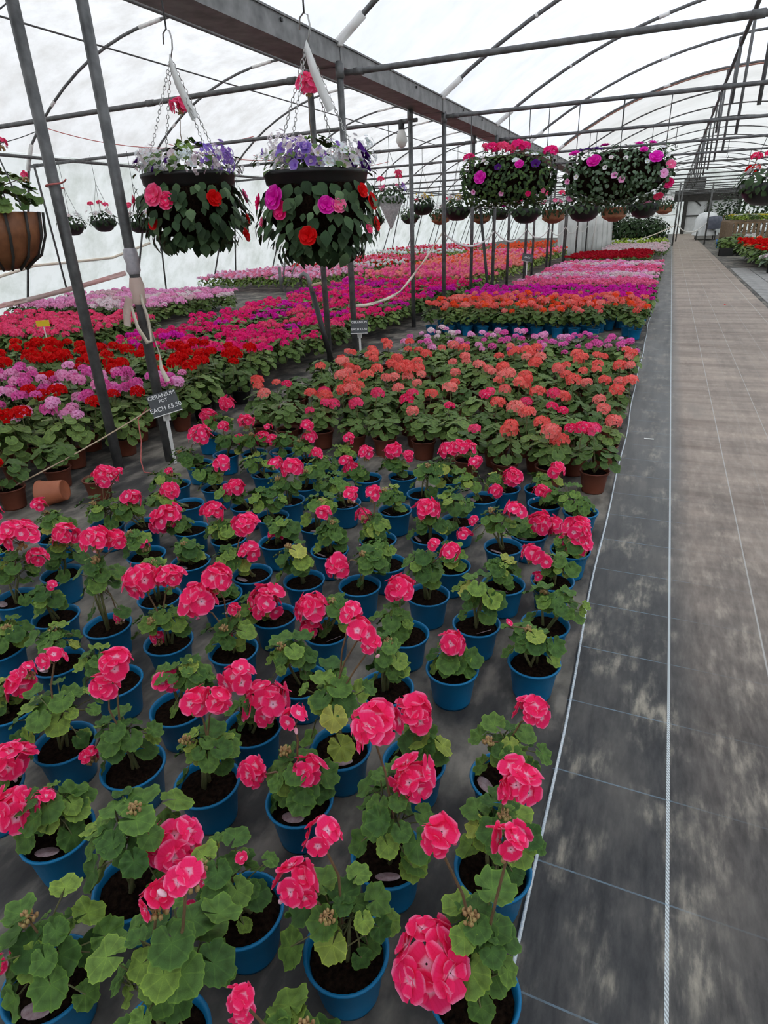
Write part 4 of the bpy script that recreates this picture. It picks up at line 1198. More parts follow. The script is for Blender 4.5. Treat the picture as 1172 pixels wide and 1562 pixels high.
# flower beds too far off to pick single plants apart: one object each
FAR_LEAF = MB()
FAR_LEAF.v = [(-0.9, 0, 0), (0, -0.8, 0.12), (1.0, 0, 0), (0, 0.8, 0.12)]
FAR_LEAF.quad(0, 1, 2, 3, uv=((1, 0.1), (0.9, 0.2), (1, 0.7), (0.9, 0.9)))
def far_bed(name, label, cat, pts, cols, colfn, r, rx=0.19, zf=0.20, zh=0.36, leaves=26, heads=6, R=0.052, leafmat='leaf_far', bloom=1.0):
    mb = MB()
    mats = [leafmat] + cols
    for x, y in pts:
        s = r.uniform(0.9, 1.15)
        for k in range(leaves):
            z = 1.0 - (k + 0.5) / leaves * 1.5
            a = k * 2.39996 + r.uniform(-.5, .5)
            q = sqrt(max(0.02, 1 - z * z))
            p = (x + rx * s * q * cos(a) * r.uniform(.7, 1.08), y + rx * s * q * sin(a) * r.uniform(.7, 1.08), max(0.02, zf * s * (1 + 0.75 * z)))
            mb.append(FAR_LEAF, frame(p, (q * cos(a) * .7 + r.uniform(-.3, .3), q * sin(a) * .7 + r.uniform(-.3, .3), 0.8), (cos(a), sin(a), -.3), r.uniform(0.036, 0.056) * s))
        if r.random() > bloom: continue
        for h in range(heads):
            a = h * 2.39996 + r.uniform(-.3, .3)
            q = rx * s * 0.95 * sqrt((h + 0.4) / heads)
            c = Vector((x + q * cos(a), y + q * sin(a), zh * s * r.uniform(0.9, 1.1)))
            ci = 1 + cols.index(colfn(x, y, r) if colfn else r.choice(cols))
            for k in range(7):
                z = 1 - (k + 0.5) / 7 * 1.3
                a2 = k * 2.39996
                q2 = sqrt(max(0, 1 - z * z))
                d = Vector((q2 * cos(a2), q2 * sin(a2), z))
                mb.append(FAR_LEAF, frame(c + d * R * 0.7, d, (r.uniform(-1, 1), r.uniform(-1, 1), .1), R * 0.75), ci)
    return tag(mb.build(name, mats), label, cat, None, 'stuff')

bed('violet_geranium', 'violet magenta geranium in the bright strip behind the coral blue-potted row', 'geranium', 'violet magenta geraniums', grid(-3.0, -0.24, 10.5, 12.35, 0.27, 0.27, 0.03, r, clear), ['petal_violet'], FOL_BIG, FLW, r, 'blue_pot', (0.85, 1.0))
def pinkrow(x, y, r):
    k = int((y - 13.4) / 0.9) % 4
    return ['petal_palepink', 'petal_lilac', 'petal_whitepink', 'petal_lilac'][k] if r.random() < 0.8 else 'petal_palepink'
bed('bedding_plant', 'pale pink bedding plant in the pastel bed along the walkway', 'bedding plant', 'pastel bedding plants along the walkway', grid(-2.75, -0.24, 13.5, 20.5, 0.29, 0.30, 0.04, r, clear), None, FOL_LOW, FLW_LOW, r, 'black_plastic', colfn=pinkrow)
bed('bedding_plant', 'dark red flowering plant in the bed past the pastel flowers', 'bedding plant', 'dark red bedding plants', grid(-2.9, -0.6, 22.0, 26.2, 0.36, 0.38, 0.04, r, clear), ['petal_darkred'], FOL_LOW, FLW_LOW, r, None, (1.0, 1.25))
far_bed('white_flower_bed', 'bed of white flowering plants next to the hedge', 'flower bed', grid(-2.2, -0.15, 26.8, 32.2, 0.36, 0.40, 0.04, r, clear), ['petal_whitepink', 'petal_white'], None, r, 0.22, 0.17, 0.31)
far_bed('green_plant_bed', 'bed of lime green leafy plants in front of the hedge', 'plant bed', grid(-2.7, -0.2, 33.2, 36.4, 0.42, 0.45, 0.05, r), ['petal_white'], None, r, 0.26, 0.24, 0.4, 34, 3, 0.05, 'leaf_lime', 0.1)

# side tunnel, left of the gutter posts: reds and two-tone pelargoniums in front
def okl(x, y): return all((x - a) ** 2 + (y - b) ** 2 > 0.19 ** 2 for a, b in posts) and clear(x, y, 0.24) and (x + 3.385) ** 2 + (y - 6.25) ** 2 > 0.03
used = []
for x, y in grid(-6.3, -3.46, 2.62, 3.95, 0.34, 0.32, 0.03, r, lambda x, y: okl(x, y) and x < -3.42 - max(0, 2.95 - y) * 0.9):
    red = r.random() < (0.7 if y < 2.85 else 0.14)
    n = r.choice((2, 3, 4))
    mid_plant(r, x, y, ['petal_red'] if red else ['petal_lilac', 'petal_lilac', 'petal_purplepink'], 'brown_pot', ('scarlet geranium' if red else 'pink pelargonium with dark eyes') + ' with ' + heads_word(n) + ' beside the taped posts', 'scarlet and pink plants by the taped posts', n + (3 if not red else 0), (0.36, 0.48), 'geranium' if red else 'pelargonium', 'potted_geranium' if red else 'potted_pelargonium', 1.0, 1.25 if red else 1.1, FOL_BIG, spread=0.16)
for x, y in grid(-6.6, -3.48, 4.15, 5.05, 0.33, 0.30, 0.03, r, okl):
    n = r.choice((1, 2, 3))
    mid_plant(r, x, y, ['petal_red'], 'black_plastic', 'scarlet geranium with ' + heads_word(n) + ' in the row before the magenta bed', 'scarlet geraniums before the magenta bed', n, (0.38, 0.50), fs=1.0, hs=1.35, fol=FOL_BIG, spread=0.16)

def magfn(x, y, r):
    t = (y - 5) / 9
    if r.random() < 0.72 - 0.2 * t: return 'petal_magenta'
    return 'petal_violet' if r.random() < 0.35 + 0.5 * t else 'petal_hotpink'
bed('magenta_geranium', 'magenta geranium in the wide bed behind the scarlet ones', 'geranium', 'magenta geraniums of the side tunnel', grid(-6.7, -3.70, 5.38, 13.9, 0.30, 0.30, 0.035, r, lambda x, y: okl(x, y) and x > -5.9 - 0.085 * (y - 5))[:300], None, FOL_BIG, FLW, r, None, (0.85, 1.05), colfn=magfn, drop=0.10)
def corfn(x, y, r):
    if y < 17.5: return r.choice(('petal_hotpink', 'petal_hotpink', 'petal_magenta', 'petal_coral'))
    if y < 22: return r.choice(('petal_coral', 'petal_orange', 'petal_coral', 'petal_hotpink'))
    return r.choice(('petal_palepink', 'petal_salmon', 'petal_orange', 'petal_magenta'))
far_bed('coral_flower_bed', 'long bed of coral and pink geraniums beyond the magenta one', 'flower bed', grid(-6.8, -3.75, 14.2, 26.8, 0.33, 0.35, 0.04, r, okl), ['petal_hotpink', 'petal_magenta', 'petal_coral', 'petal_orange', 'petal_palepink', 'petal_salmon'], corfn, r, 0.20, 0.22, 0.40)
far_bed('orange_flower_bed', 'patch of orange flowers at the end of the long coral bed', 'flower bed', grid(-6.6, -4.6, 27.3, 31.0, 0.45, 0.5, 0.05, r, okl), ['petal_orange'], None, r, 0.28, 0.26, 0.5)
bed('hot_pink_geranium', 'hot pink geranium in the bed next to the yellow tag', 'geranium', 'hot pink geraniums by the yellow tag', grid(-9.6, -6.75, 5.7, 7.5, 0.32, 0.32, 0.03, r, lambda x, y: x < -6.6 + 0.0 * y), ['petal_hotpink'], FOL_BIG, FLW, r, None, (1.0, 1.15))
bed('lilac_bedding_plant', 'pale lilac pink plant in the low bed before the stub post', 'bedding plant', 'lilac pink plants before the stub post', grid(-11.6, -8.2, 8.9, 11.6, 0.36, 0.36, 0.04, r, lambda x, y: x > -12.1), ['petal_lilac', 'petal_lilac', 'petal_whitepink'], FOL_LOW, FLW_LOW, r, None, (1.15, 1.4))
far_bed('pink_flower_bed', 'low bed of mid pink flowers behind the stub post', 'flower bed', grid(-11.9, -8.1, 15.0, 18.6, 0.36, 0.38, 0.04, r), ['petal_palepink', 'petal_lilac'], None, r, 0.22, 0.20, 0.36, 30)
far_bed('red_and_white_flower_bed', 'low bed of red and white flowers along the side wall', 'flower bed', grid(-12.0, -7.7, 19.6, 24.6, 0.42, 0.44, 0.05, r), ['petal_white', 'petal_hotpink', 'petal_red'], lambda x, y, r: ('petal_white' if y < 20.6 else 'petal_hotpink') if r.random() < 0.75 else 'petal_red', r, 0.25, 0.22, 0.38, 30)
far_bed('crimson_flower_bed', 'furthest low bed of crimson flowers by the side wall', 'flower bed', grid(-12.0, -7.8, 26.5, 33.0, 0.5, 0.55, 0.05, r), ['petal_white', 'petal_hotpink', 'petal_red', 'petal_palepink'], lambda x, y, r: 'petal_white' if y < 27.5 else r.choice(('petal_hotpink', 'petal_red', 'petal_palepink')), r, 0.3, 0.26, 0.45, 30)

# loose terracotta pot lying on its side and two brown pots on the bare strip
t = MB(); t.lathe(pot_profile(0.15, 0.085, 0.06), 24)
o = t.build('empty_pot', 'terracotta')
o.matrix_basis = Matrix.Translation((-3.22, 2.40, 0.075)) @ Matrix.Rotation(radians(205), 4, 'Z') @ Matrix.Rotation(radians(98), 4, 'Y') @ Matrix.Translation((0, 0, -0.075))
tag(o, 'empty terracotta pot lying on its side under the slanting twine', 'pot')
r = random.Random(77)
root = mid_plant(r, -3.42, 2.62, ['petal_red'], 'brown_pot', 'leafy plant without blooms in a brown pot behind the lying pot', 'plants by the lying pot', 0, fs=1.2, cat='geranium')
root = mid_plant(r, -3.02, 2.56, ['petal_red'], 'brown_pot', 'sparse plant with a single dry stem in a brown pot', 'plants by the lying pot', 0, fs=0.5, cat='geranium')
for x, y, s in ((-3.52, 2.05, 1.1), (-3.42, 2.28, 0.9), (-3.78, 2.34, 1.2)):
    mid_plant(r, x, y, ['petal_red'], 'brown_pot', 'scarlet geranium with one flower head left of the lying pot', 'scarlet geraniums by the twine end', 1, (0.27, 0.33), fs=1.2, hs=1.4)

# petals and scraps dropped on the ground
sc = random.Random(5)
for k in range(26):
    x, y = sc.uniform(-2.2, -0.2), sc.uniform(0.8, 3.2)
    if not clear(x, y, 0.11): continue
    m = MB(); petal(m, 0, 1, 0.45, 0.1, 0.1)
    tag(inst('fallen_petal', m.mesh('fallen_petal', 'petal_palepink'), None, rot_scale((x, y, 0.003), sc.uniform(0, 6), 0.018)), 'single pink petal dropped on the dark ground sheet', 'petal', 'fallen petals among the blue pots')
m = MB(); m.box(-0.032, 0.032, -0.008, 0.008, 0, 0.003)
tag(m.build('white_label_stick', 'paper', None, False, (0.055, 4.62, 0.007)), 'white plastic label stick lying on the walkway', 'label')
m = MB(); petal(m, 0, 1, 0.45, 0.1, 0.1)
tag(inst('fallen_petal', m.mesh('fallen_petal', 'petal_red'), None, rot_scale((1.03, 12.6, 0.008), 1, 0.05)), 'red petal lying alone on the brown walkway', 'petal')

# ------------------------------------------------------------------ signs
def text_part(parent, body, size, M, mat='chalk'):
    cu = bpy.data.curves.new('lettering', 'FONT')
    cu.body = body
    cu.size = size
    cu.align_x = 'CENTER'
    cu.align_y = 'CENTER'
    cu.extrude = 0.0006
    tmp = bpy.data.objects.new('tmp_text', cu)
    COL.objects.link(tmp)
    dg = bpy.context.evaluated_depsgraph_get()
    me = bpy.data.meshes.new_from_object(tmp.evaluated_get(dg))
    bpy.data.objects.remove(tmp)
    me.name = 'lettering'
    me.materials.clear()
    me.materials.append(MAT[mat])
    return inst('lettering', me, parent, M)

def stake_sign(loc, rz, lean, w, h, top, lines, label, tiltz=0.0):
    root = empty('price_sign', loc, rz, label, 'sign')
    m = MB(); m.box(-0.011, 0.011, -0.003, 0.003, 0.0, top); m.box(-0.024, 0.024, -0.003, 0.003, top - 0.06, top)
    m.build('stake', 'paper', root, False)
    BM = Matrix.Translation((0, -0.012, top + h * 0.45)) @ Matrix.Rotation(tiltz, 4, 'Y') @ Matrix.Rotation(lean, 4, 'X')
    m = MB(); m.box(-w / 2, w / 2, -0.003, 0.003, -h / 2, h / 2)
    bd = inst('board', m.mesh('board', 'slate_board', False), root, BM)
    m = MB(); m.box(-w / 2 - 0.002, w / 2 + 0.002, -0.0035, 0.0035, -h / 2 - 0.005, -h / 2)
    m.build('board_edge', 'paper', bd, False)
    for body, size, x, z in lines:
        text_part(bd, body, size, Matrix.Translation((x, -0.0045, z)) @ Matrix.Rotation(pi / 2, 4, 'X'))
    return root
stake_sign((-2.98, 3.20, 0), radians(42), -0.35, 0.19, 0.145, 0.37, (('GERANIUM', 0.036, 0, 0.050), ('POT', 0.030, 0, 0.016), ('EACH £5.50', 0.041, 0, -0.034)), 'slate price sign reading each £5.50 on a white stake by the taped post', -0.20)
stake_sign((-3.02, 6.42, 0), radians(20), -0.3, 0.19, 0.14, 0.40, (('GERANIUM', 0.034, 0, 0.045), ('EACH £5.50', 0.034, 0, -0.03)), 'small slate price sign half hidden behind a gutter post', 0.0)
stake_sign((-2.9, 15.3, 0), radians(20), -0.3, 0.24, 0.16, 0.62, (('EACH', 0.05, 0, 0.0),), 'distant slate price sign on a stake by the pastel bed', 0.2)
yt = empty('tag_marker', (-6.62, 5.40, 0), radians(38), 'yellow plant tag on a white stick before the hot pink bed', 'tag')
m = MB(); m.box(-0.006, 0.006, -0.002, 0.002, 0, 0.56); m.build('stick', 'paper', yt, False)
m = MB(); m.box(-0.07, 0.07, -0.005, 0.001, 0.54, 0.61); m.build('card', 'yellow_card', yt, False)

# ------------------------------------------------------------------ hanging baskets
def ovate_mb(seed, rows=5, w=0.36, droop=0.18):
    r = random.Random(seed)
    m = MB()
    n = 5
    ws = (0.0, 0.75, 1.0, 0.62, 0.0)
    for i in range(n):
        t = i / (n - 1)
        for j in (-1, 0, 1):
            m.v.append((t, j * ws[i] * w, 0.05 * abs(j) * ws[i] - droop * t * t + 0.08 * t))
    for i in range(n - 1):
        for j in range(2):
            a = i * 3 + j
            m.quad(a, a + 1, a + 4, a + 3, uv=((i / 4, j / 2), (i / 4, (j + 1) / 2), ((i + 1) / 4, (j + 1) / 2), ((i + 1) / 4, j / 2)))
    return m
OV_MB = [ovate_mb(s, 5, 0.30 + 0.05 * s, 0.12 + 0.1 * s) for s in range(3)]
OVATE = [m.mesh('leaf', 'leaf_trailing') for m in OV_MB]

def trumpet_mb(seed, n=5):
    """petunia-like open flower, unit radius"""
    m = MB()
    k = n * 2
    for q, z in ((0.12, -0.35), (0.55, 0.0), (1.0, 0.12)):
        for i in range(k):
            a = 2 * pi * i / k
            rr = q * (1.0 if (i % 2 == 0 or q < 1) else 0.84)
            m.v.append((rr * cos(a), rr * sin(a), z + (0.05 * (i % 2) if q == 1.0 else 0)))
    for j in range(2):
        for i in range(k):
            i2 = (i + 1) % k
            qs = (0.05, 0.6, 1.0)
            m.quad(j * k + i, j * k + i2, (j + 1) * k + i2, (j + 1) * k + i, uv=((qs[j], i / k), (qs[j], i2 / k), (qs[j + 1], i2 / k), (qs[j + 1], i / k)))
    m.quad(*range(k)[::-1], uv=[(0.05, 0)] * k)
    return m
TRUMPET = trumpet_mb(1).mesh('flower', 'petal_white')
def rose_mb(seed):
    r = random.Random(seed)
    m = MB()
    for k in range(5): petal(m, 2 * pi * k / 5 + r.uniform(-.2, .2), 1.0, 0.5, 0.3, 0.12)
    for k in range(4): petal(m, 2 * pi * k / 4 + 0.4, 0.7, 0.5, 0.6, 0.2, z0=0.08)
    for k in range(3): petal(m, 2 * pi * k / 3 + 0.2, 0.45, 0.5, 0.9, 0.2, z0=0.15)
    return m
ROSE = [rose_mb(s).mesh('flower', 'petal_red') for s in range(2)]
def sprig_mb(seed, n=16):
    """cushion of tiny flowers"""
    r = random.Random(seed)
    m = MB()
    for i in range(n):
        d = rdir(r, 0.0)
        m.append(r.choice(SF), frame(d * r.uniform(0.75, 1.0), d, (1, 0, 0.1), 0.24))
    return m
SPRIG = [sprig_mb(s).mesh('flower', 'petal_white') for s in range(2)]

def link_chain(a, b, name, parent, mat='chain', r=0.0022, L=0.026):
    a, b = Vector(a), Vector(b)
    d = b - a
    n = max(2, int(d.length / (L * 0.82)))
    t = d.normalized()
    u = t.orthogonal().normalized()
    v = t.cross(u)
    m = MB()
    for i in range(n):
        c = a + d * ((i + 0.5) / n)
        w = u if i % 2 else v
        pts = [c + t * (L / 2) * cos(q) + w * (L * 0.28) * sin(q) for q in lin(0, 2 * pi, 9)]
        m.tube(pts, r, 4, cap=False)
    return m.build(name, mat, parent)

def big_basket(loc, rim, depth, rz, label, seed, hook_z, spec, geranium, tag_dir):
    r = random.Random(seed)
    root = empty('hanging_basket', loc, 0, label, 'hanging basket', 'large hanging baskets')
    h = depth
    m = MB()
    prof = [(0.001, -h), (rim * 0.62, -h), (rim * 0.66, -h + 0.01), (rim * 0.90, -0.07), (rim * 0.965, -0.055), (rim * 0.985, -0.02), (rim, -0.018), (rim, 0.0), (rim * 0.97, 0.002), (rim * 0.94, -0.03), (rim * 0.88, -0.05)]
    m.lathe(prof, 36)
    m.build('bowl', 'black_plastic', root)
    m = MB(); m.lathe([(rim * 0.93, -0.03), (rim * 0.6, 0.01), (0.001, 0.02)], 20); m.build('compost', 'soil', root)
    # hook and chains
    hz = hook_z - loc[2]
    m = MB(); m.tube([(0.0, 0, hz - 0.10), (0.02, 0, hz - 0.06), (0.026, 0, hz - 0.02), (0.018, 0, hz + 0.018), (-0.004, 0, hz + 0.030), (-0.028, 0, hz + 0.012), (-0.034, 0, hz - 0.035)], 0.0045, 6)
    m.build('hook', 'chain', root)
    m = MB(); m.tube([(-0.002, 0, hz + 0.028), (-0.002, 0, 2.84 - loc[2])], 0.005, 5); m.build('hanging_wire', 'wire', root)
    for k in range(4):
        a = rz + k * pi / 2
        link_chain((0.0, 0, hz - 0.10), (rim * 0.97 * cos(a), rim * 0.97 * sin(a), 0.0), 'chain', root)
    # plastic care tag looped on the chain
    ribbon('care_tag', [(0.0, -0.012, hz - 0.10), (0.02, -0.03, hz - 0.14), (0.03 + tag_dir * 0.02, -0.035, hz - 0.22), (0.03 + tag_dir * 0.07, -0.035, hz - 0.32), (0.03 + tag_dir * 0.11, -0.03, hz - 0.40)], 0.045, 'paper', None, parent=root)
    # trailing leaves down the sides
    zb = spec['bottom']
    nl = spec['leaves']
    for k in range(nl):
        t = (k + 0.5) / nl
        a = k * 2.39996 + r.uniform(-.2, .2)
        z = -0.05 + (zb + 0.05) * t * r.uniform(0.9, 1.05)
        bulge = rim * (0.99 + 0.16 * sin(pi * min(1, t * 1.1)) - 0.30 * max(0, t - 0.7) / 0.3)
        q = bulge * r.uniform(0.88, 1.06)
        d = Vector((cos(a), sin(a), 0))
        n = (d * 0.9 + Vector((0, 0, 0.55)) + Vector((r.uniform(-.3, .3), r.uniform(-.3, .3), 0))).normalized()
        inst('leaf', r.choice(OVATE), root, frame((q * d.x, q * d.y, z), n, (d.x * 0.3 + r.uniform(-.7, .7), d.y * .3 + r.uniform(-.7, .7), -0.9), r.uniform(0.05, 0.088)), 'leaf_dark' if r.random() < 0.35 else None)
    # bottom fringe
    for k in range(int(nl * 0.28)):
        a = r.uniform(0, 6.28)
        q = rim * sqrt(r.random()) * 0.95
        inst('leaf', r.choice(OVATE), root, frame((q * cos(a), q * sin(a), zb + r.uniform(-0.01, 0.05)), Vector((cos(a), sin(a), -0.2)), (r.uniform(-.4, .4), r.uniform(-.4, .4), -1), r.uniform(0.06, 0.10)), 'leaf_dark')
    # dark mass of stems behind the leaves so the basket is not hollow
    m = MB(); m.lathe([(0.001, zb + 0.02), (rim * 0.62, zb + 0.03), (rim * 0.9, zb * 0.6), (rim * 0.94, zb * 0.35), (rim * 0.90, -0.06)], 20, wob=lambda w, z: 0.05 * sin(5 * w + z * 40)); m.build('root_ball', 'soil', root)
    # top greenery and flowers
    for k in range(150):
        a = r.uniform(0, 6.28)
        q = rim * sqrt(r.random()) * 1.14
        d = Vector((cos(a), sin(a), 0))
        inst('leaf', r.choice(OVATE), root, frame((q * d.x, q * d.y, 0.0 + r.uniform(0, 0.10)), (d * 0.5 + Vector((0, 0, 1))).normalized(), (d.x + r.uniform(-.6, .6), d.y + r.uniform(-.6, .6), 0.3), r.uniform(0.035, 0.06)), 'leaf_far')
    for col, kind, n, a0, a1, z0, z1, s in spec['top']:
        for k in range(n):
            a = r.uniform(a0, a1)
            q = rim * r.uniform(0.72, 1.05)
            d = Vector((cos(a), sin(a), 0))
            me = {'t': TRUMPET, 's': r.choice(SPRIG), 'r': r.choice(ROSE)}[kind]
            fo_ = inst('flower_cluster' if kind == 's' else 'flower', me, root, frame((q * d.x, q * d.y, r.uniform(z0, z1)), (d + Vector((0, 0, 0.5)) + Vector((r.uniform(-.3, .3),) * 3)).normalized(), (0, 0, 1), s * r.uniform(.85, 1.15)), col)
            if kind == 's': fo_['kind'] = 'stuff'
    for col, ang, z, s in spec['side']:
        d = Vector((cos(ang), sin(ang), 0))
        q = rim * 1.17
        inst('flower', r.choice(ROSE), root, frame((q * d.x, q * d.y, z), (d + Vector((0, 0, 0.25))).normalized(), (0, 0, 1), s * 0.8), col)
    gx, gy, gz, gs = geranium
    head(root, Vector((0, 0, 0.03)), Vector((gx, gy, gz)), gs, 'petal_hotpink', r)
    for k in range(5):
        a = r.uniform(0, 6.28)
        inst('leaf', r.choice(LEAF), root, frame((0.07 * cos(a), 0.07 * sin(a), 0.13 + 0.03 * r.random()), (cos(a) * .5, sin(a) * .5, 1), (cos(a), sin(a), 0), 0.055))
    return root

# angles: the side that faces the walker who looks along the beds is roughly -50 degrees
F = radians(-54)
big_basket((-2.66, 3.40, 1.775), 0.272, 0.17, F + 0.6, 'large black hanging basket with violet pansies and scarlet impatiens nearest the taped posts', 301, 2.44,
  dict(bottom=-0.36, leaves=290, top=[('petal_white', 't', 12, F - 1.4, F + 1.4, 0.02, 0.10, 0.030), ('petal_white', 's', 16, F - 1.9, F + 1.9, 0.0, 0.10, 0.055), ('petal_deepviolet', 't', 7, F - 1.5, F - 0.2, 0.01, 0.09, 0.034), ('petal_lavender', 's', 7, F + 0.3, F + 1.5, 0.03, 0.10, 0.06), ('petal_white', 't', 8, F + 1.6, F + 4.6, 0.03, 0.11, 0.03)],
  side=[('petal_hotpink', F - 0.62, -0.12, 0.075), ('petal_pink', F - 0.40, -0.15, 0.06), ('petal_red', F + 0.42, -0.145, 0.055), ('petal_palepink', F + 1.25, -0.13, 0.05), ('petal_red', F - 0.75, -0.26, 0.045), ('petal_red', F + 1.1, -0.34, 0.05), ('petal_hotpink', F - 1.45, -0.13, 0.05), ('petal_red', F + 1.3, -0.25, 0.04), ('petal_red', F + 2.6, -0.2, 0.055), ('petal_hotpink', F + 3.6, -0.2, 0.055)]),
  (0.01, 0.0, 0.345, 0.11), 0.9)
big_basket((-1.82, 3.42, 1.735), 0.285, 0.18, F + 0.9, 'large black hanging basket with lavender and white petunias and magenta impatiens', 302, 2.405,
  dict(bottom=-0.40, leaves=295, top=[('petal_white', 't', 16, F - 0.3, F + 0.9, 0.01, 0.11, 0.034), ('petal_lavender', 's', 7, F - 1.3, F + 0.3, 0.03, 0.12, 0.05), ('petal_lavender', 't', 7, F - 1.2, F - 0.1, 0.0, 0.10, 0.032), ('petal_white', 's', 16, F - 1.7, F + 1.7, 0.0, 0.13, 0.055), ('petal_deepviolet', 't', 12, F + 0.8, F + 1.6, 0.0, 0.10, 0.038), ('petal_lavender', 't', 6, F + 1.6, F + 4.6, 0.03, 0.11, 0.032)],
  side=[('petal_violet', F - 0.85, -0.13, 0.075), ('petal_magenta', F - 0.75, -0.19, 0.06), ('petal_violet', F - 0.02, -0.175, 0.055), ('petal_palepink', F + 0.17, -0.175, 0.05), ('petal_red', F + 0.62, -0.11, 0.045), ('petal_red', F + 0.86, -0.16, 0.055), ('petal_red', F + 1.0, -0.27, 0.048), ('petal_hotpink', F + 0.75, -0.29, 0.035), ('petal_red', F - 0.33, -0.315, 0.06), ('petal_magenta', F - 1.35, -0.14, 0.05), ('petal_palepink', F - 1.3, -0.24, 0.035), ('petal_red', F + 2.6, -0.2, 0.055), ('petal_magenta', F + 3.7, -0.2, 0.06)]),
  (-0.01, 0.0, 0.40, 0.13), 0.9)

# small baskets hung along the tie bars
def canopy_mb(seed, rx, rz, n, zc, s0=0.05, s1=0.09, droop=0.0):
    r = random.Random(seed)
    m = MB()
    for k in range(n):
        z = 1.0 - (k + 0.5) / n * 1.55
        a = k * 2.39996
        q = sqrt(max(0.02, 1 - z * z))
        d = Vector((q * cos(a), q * sin(a), z))
        rad = r.uniform(0.75, 1.1)
        p = Vector((d.x * rx * rad, d.y * rx * rad, zc + d.z * rz * rad))
        m.append(r.choice(OV_MB), frame(p, (d + Vector((0, 0, .4)) + Vector((r.uniform(-.3, .3),) * 3)).normalized(), (d.x + r.uniform(-.6, .6), d.y + r.uniform(-.6, .6), -0.5 + droop), r.uniform(s0, s1)))
    return m
CAN = [canopy_mb(s, 0.27, 0.17, 130, 0.0).mesh('foliage', 'leaf_dark') for s in range(3)]
def bowl_mesh(kind):
    m = MB()
    if kind == 'black':
        m.lathe([(0.001, -0.20), (0.08, -0.195), (0.15, -0.16), (0.20, -0.09), (0.225, 0.0), (0.21, 0.0), (0.18, -0.02)], 20); return m.mesh('bowl', 'black_plastic')
    if kind == 'wicker':
        m.lathe([(0.001, -0.22), (0.07, -0.215), (0.14, -0.18)] + [(0.19 + 0.006 * (i % 2), -0.15 + 0.018 * i) for i in range(8)] + [(0.215, 0.0), (0.20, 0.0), (0.17, -0.02)], 22); return m.mesh('bowl', 'wicker')
    m.lathe([(0.001, -0.46), (0.03, -0.42), (0.12, -0.22), (0.22, 0.0), (0.21, 0.0), (0.18, -0.02)], 20); return m.mesh('bowl', 'lace')
BOWL = {k: bowl_mesh(k) for k in ('black', 'wicker', 'cone')}

def small_basket(x, y, z, kind, flowers, label, seed, s=1.0, nf=9, group='small hanging baskets', gh=0):
    r = random.Random(seed)
    root = empty('hanging_basket', (x, y, z), 0, label, 'hanging basket', group)
    inst('bowl', BOWL[kind], root, Matrix.Scale(s, 4))
    inst('foliage', r.choice(CAN), root, rot_scale((0, 0, 0), r.uniform(0, 6.28), s * 0.95))
    for k in range(nf):
        a = r.uniform(0, 6.28); q = 0.23 * s * sqrt(r.random()) + 0.02
        d = Vector((cos(a), sin(a), 0))
        fo_ = inst('flower' if k % 2 else 'flower_cluster', TRUMPET if k % 2 else r.choice(SPRIG), root, frame((q * d.x, q * d.y, (0.10 + 0.08 * r.random()) * s), (d * 0.8 + Vector((0, 0, 0.6))).normalized(), (0, 0, 1), r.uniform(0.035, 0.06) * s), r.choice(flowers))
        if not k % 2: fo_['kind'] = 'stuff'
    for k in range(gh):
        a = r.uniform(0, 6.28); q = 0.16 * s
        inst('flower_head', r.choice(HB), root, rot_scale((q * cos(a), q * sin(a), 0.24 * s + 0.08 * r.random()), a, 1.25 * s), r.choice(('petal_pink', 'petal_hotpink')))
    m = MB()
    zt = 2.84 - z
    apex = Vector((0, 0, min(0.62 * s, zt - 0.1)))
    for k in range(3):
        a = k * 2.094 + 0.4
        m.tube([(0.21 * s * cos(a), 0.21 * s * sin(a), 0), apex], 0.004, 4, cap=False)
    m.tube([apex, (0, 0, zt)], 0.005, 4, cap=False)
    m.build('hanging_wire', 'wire', root)
    return root

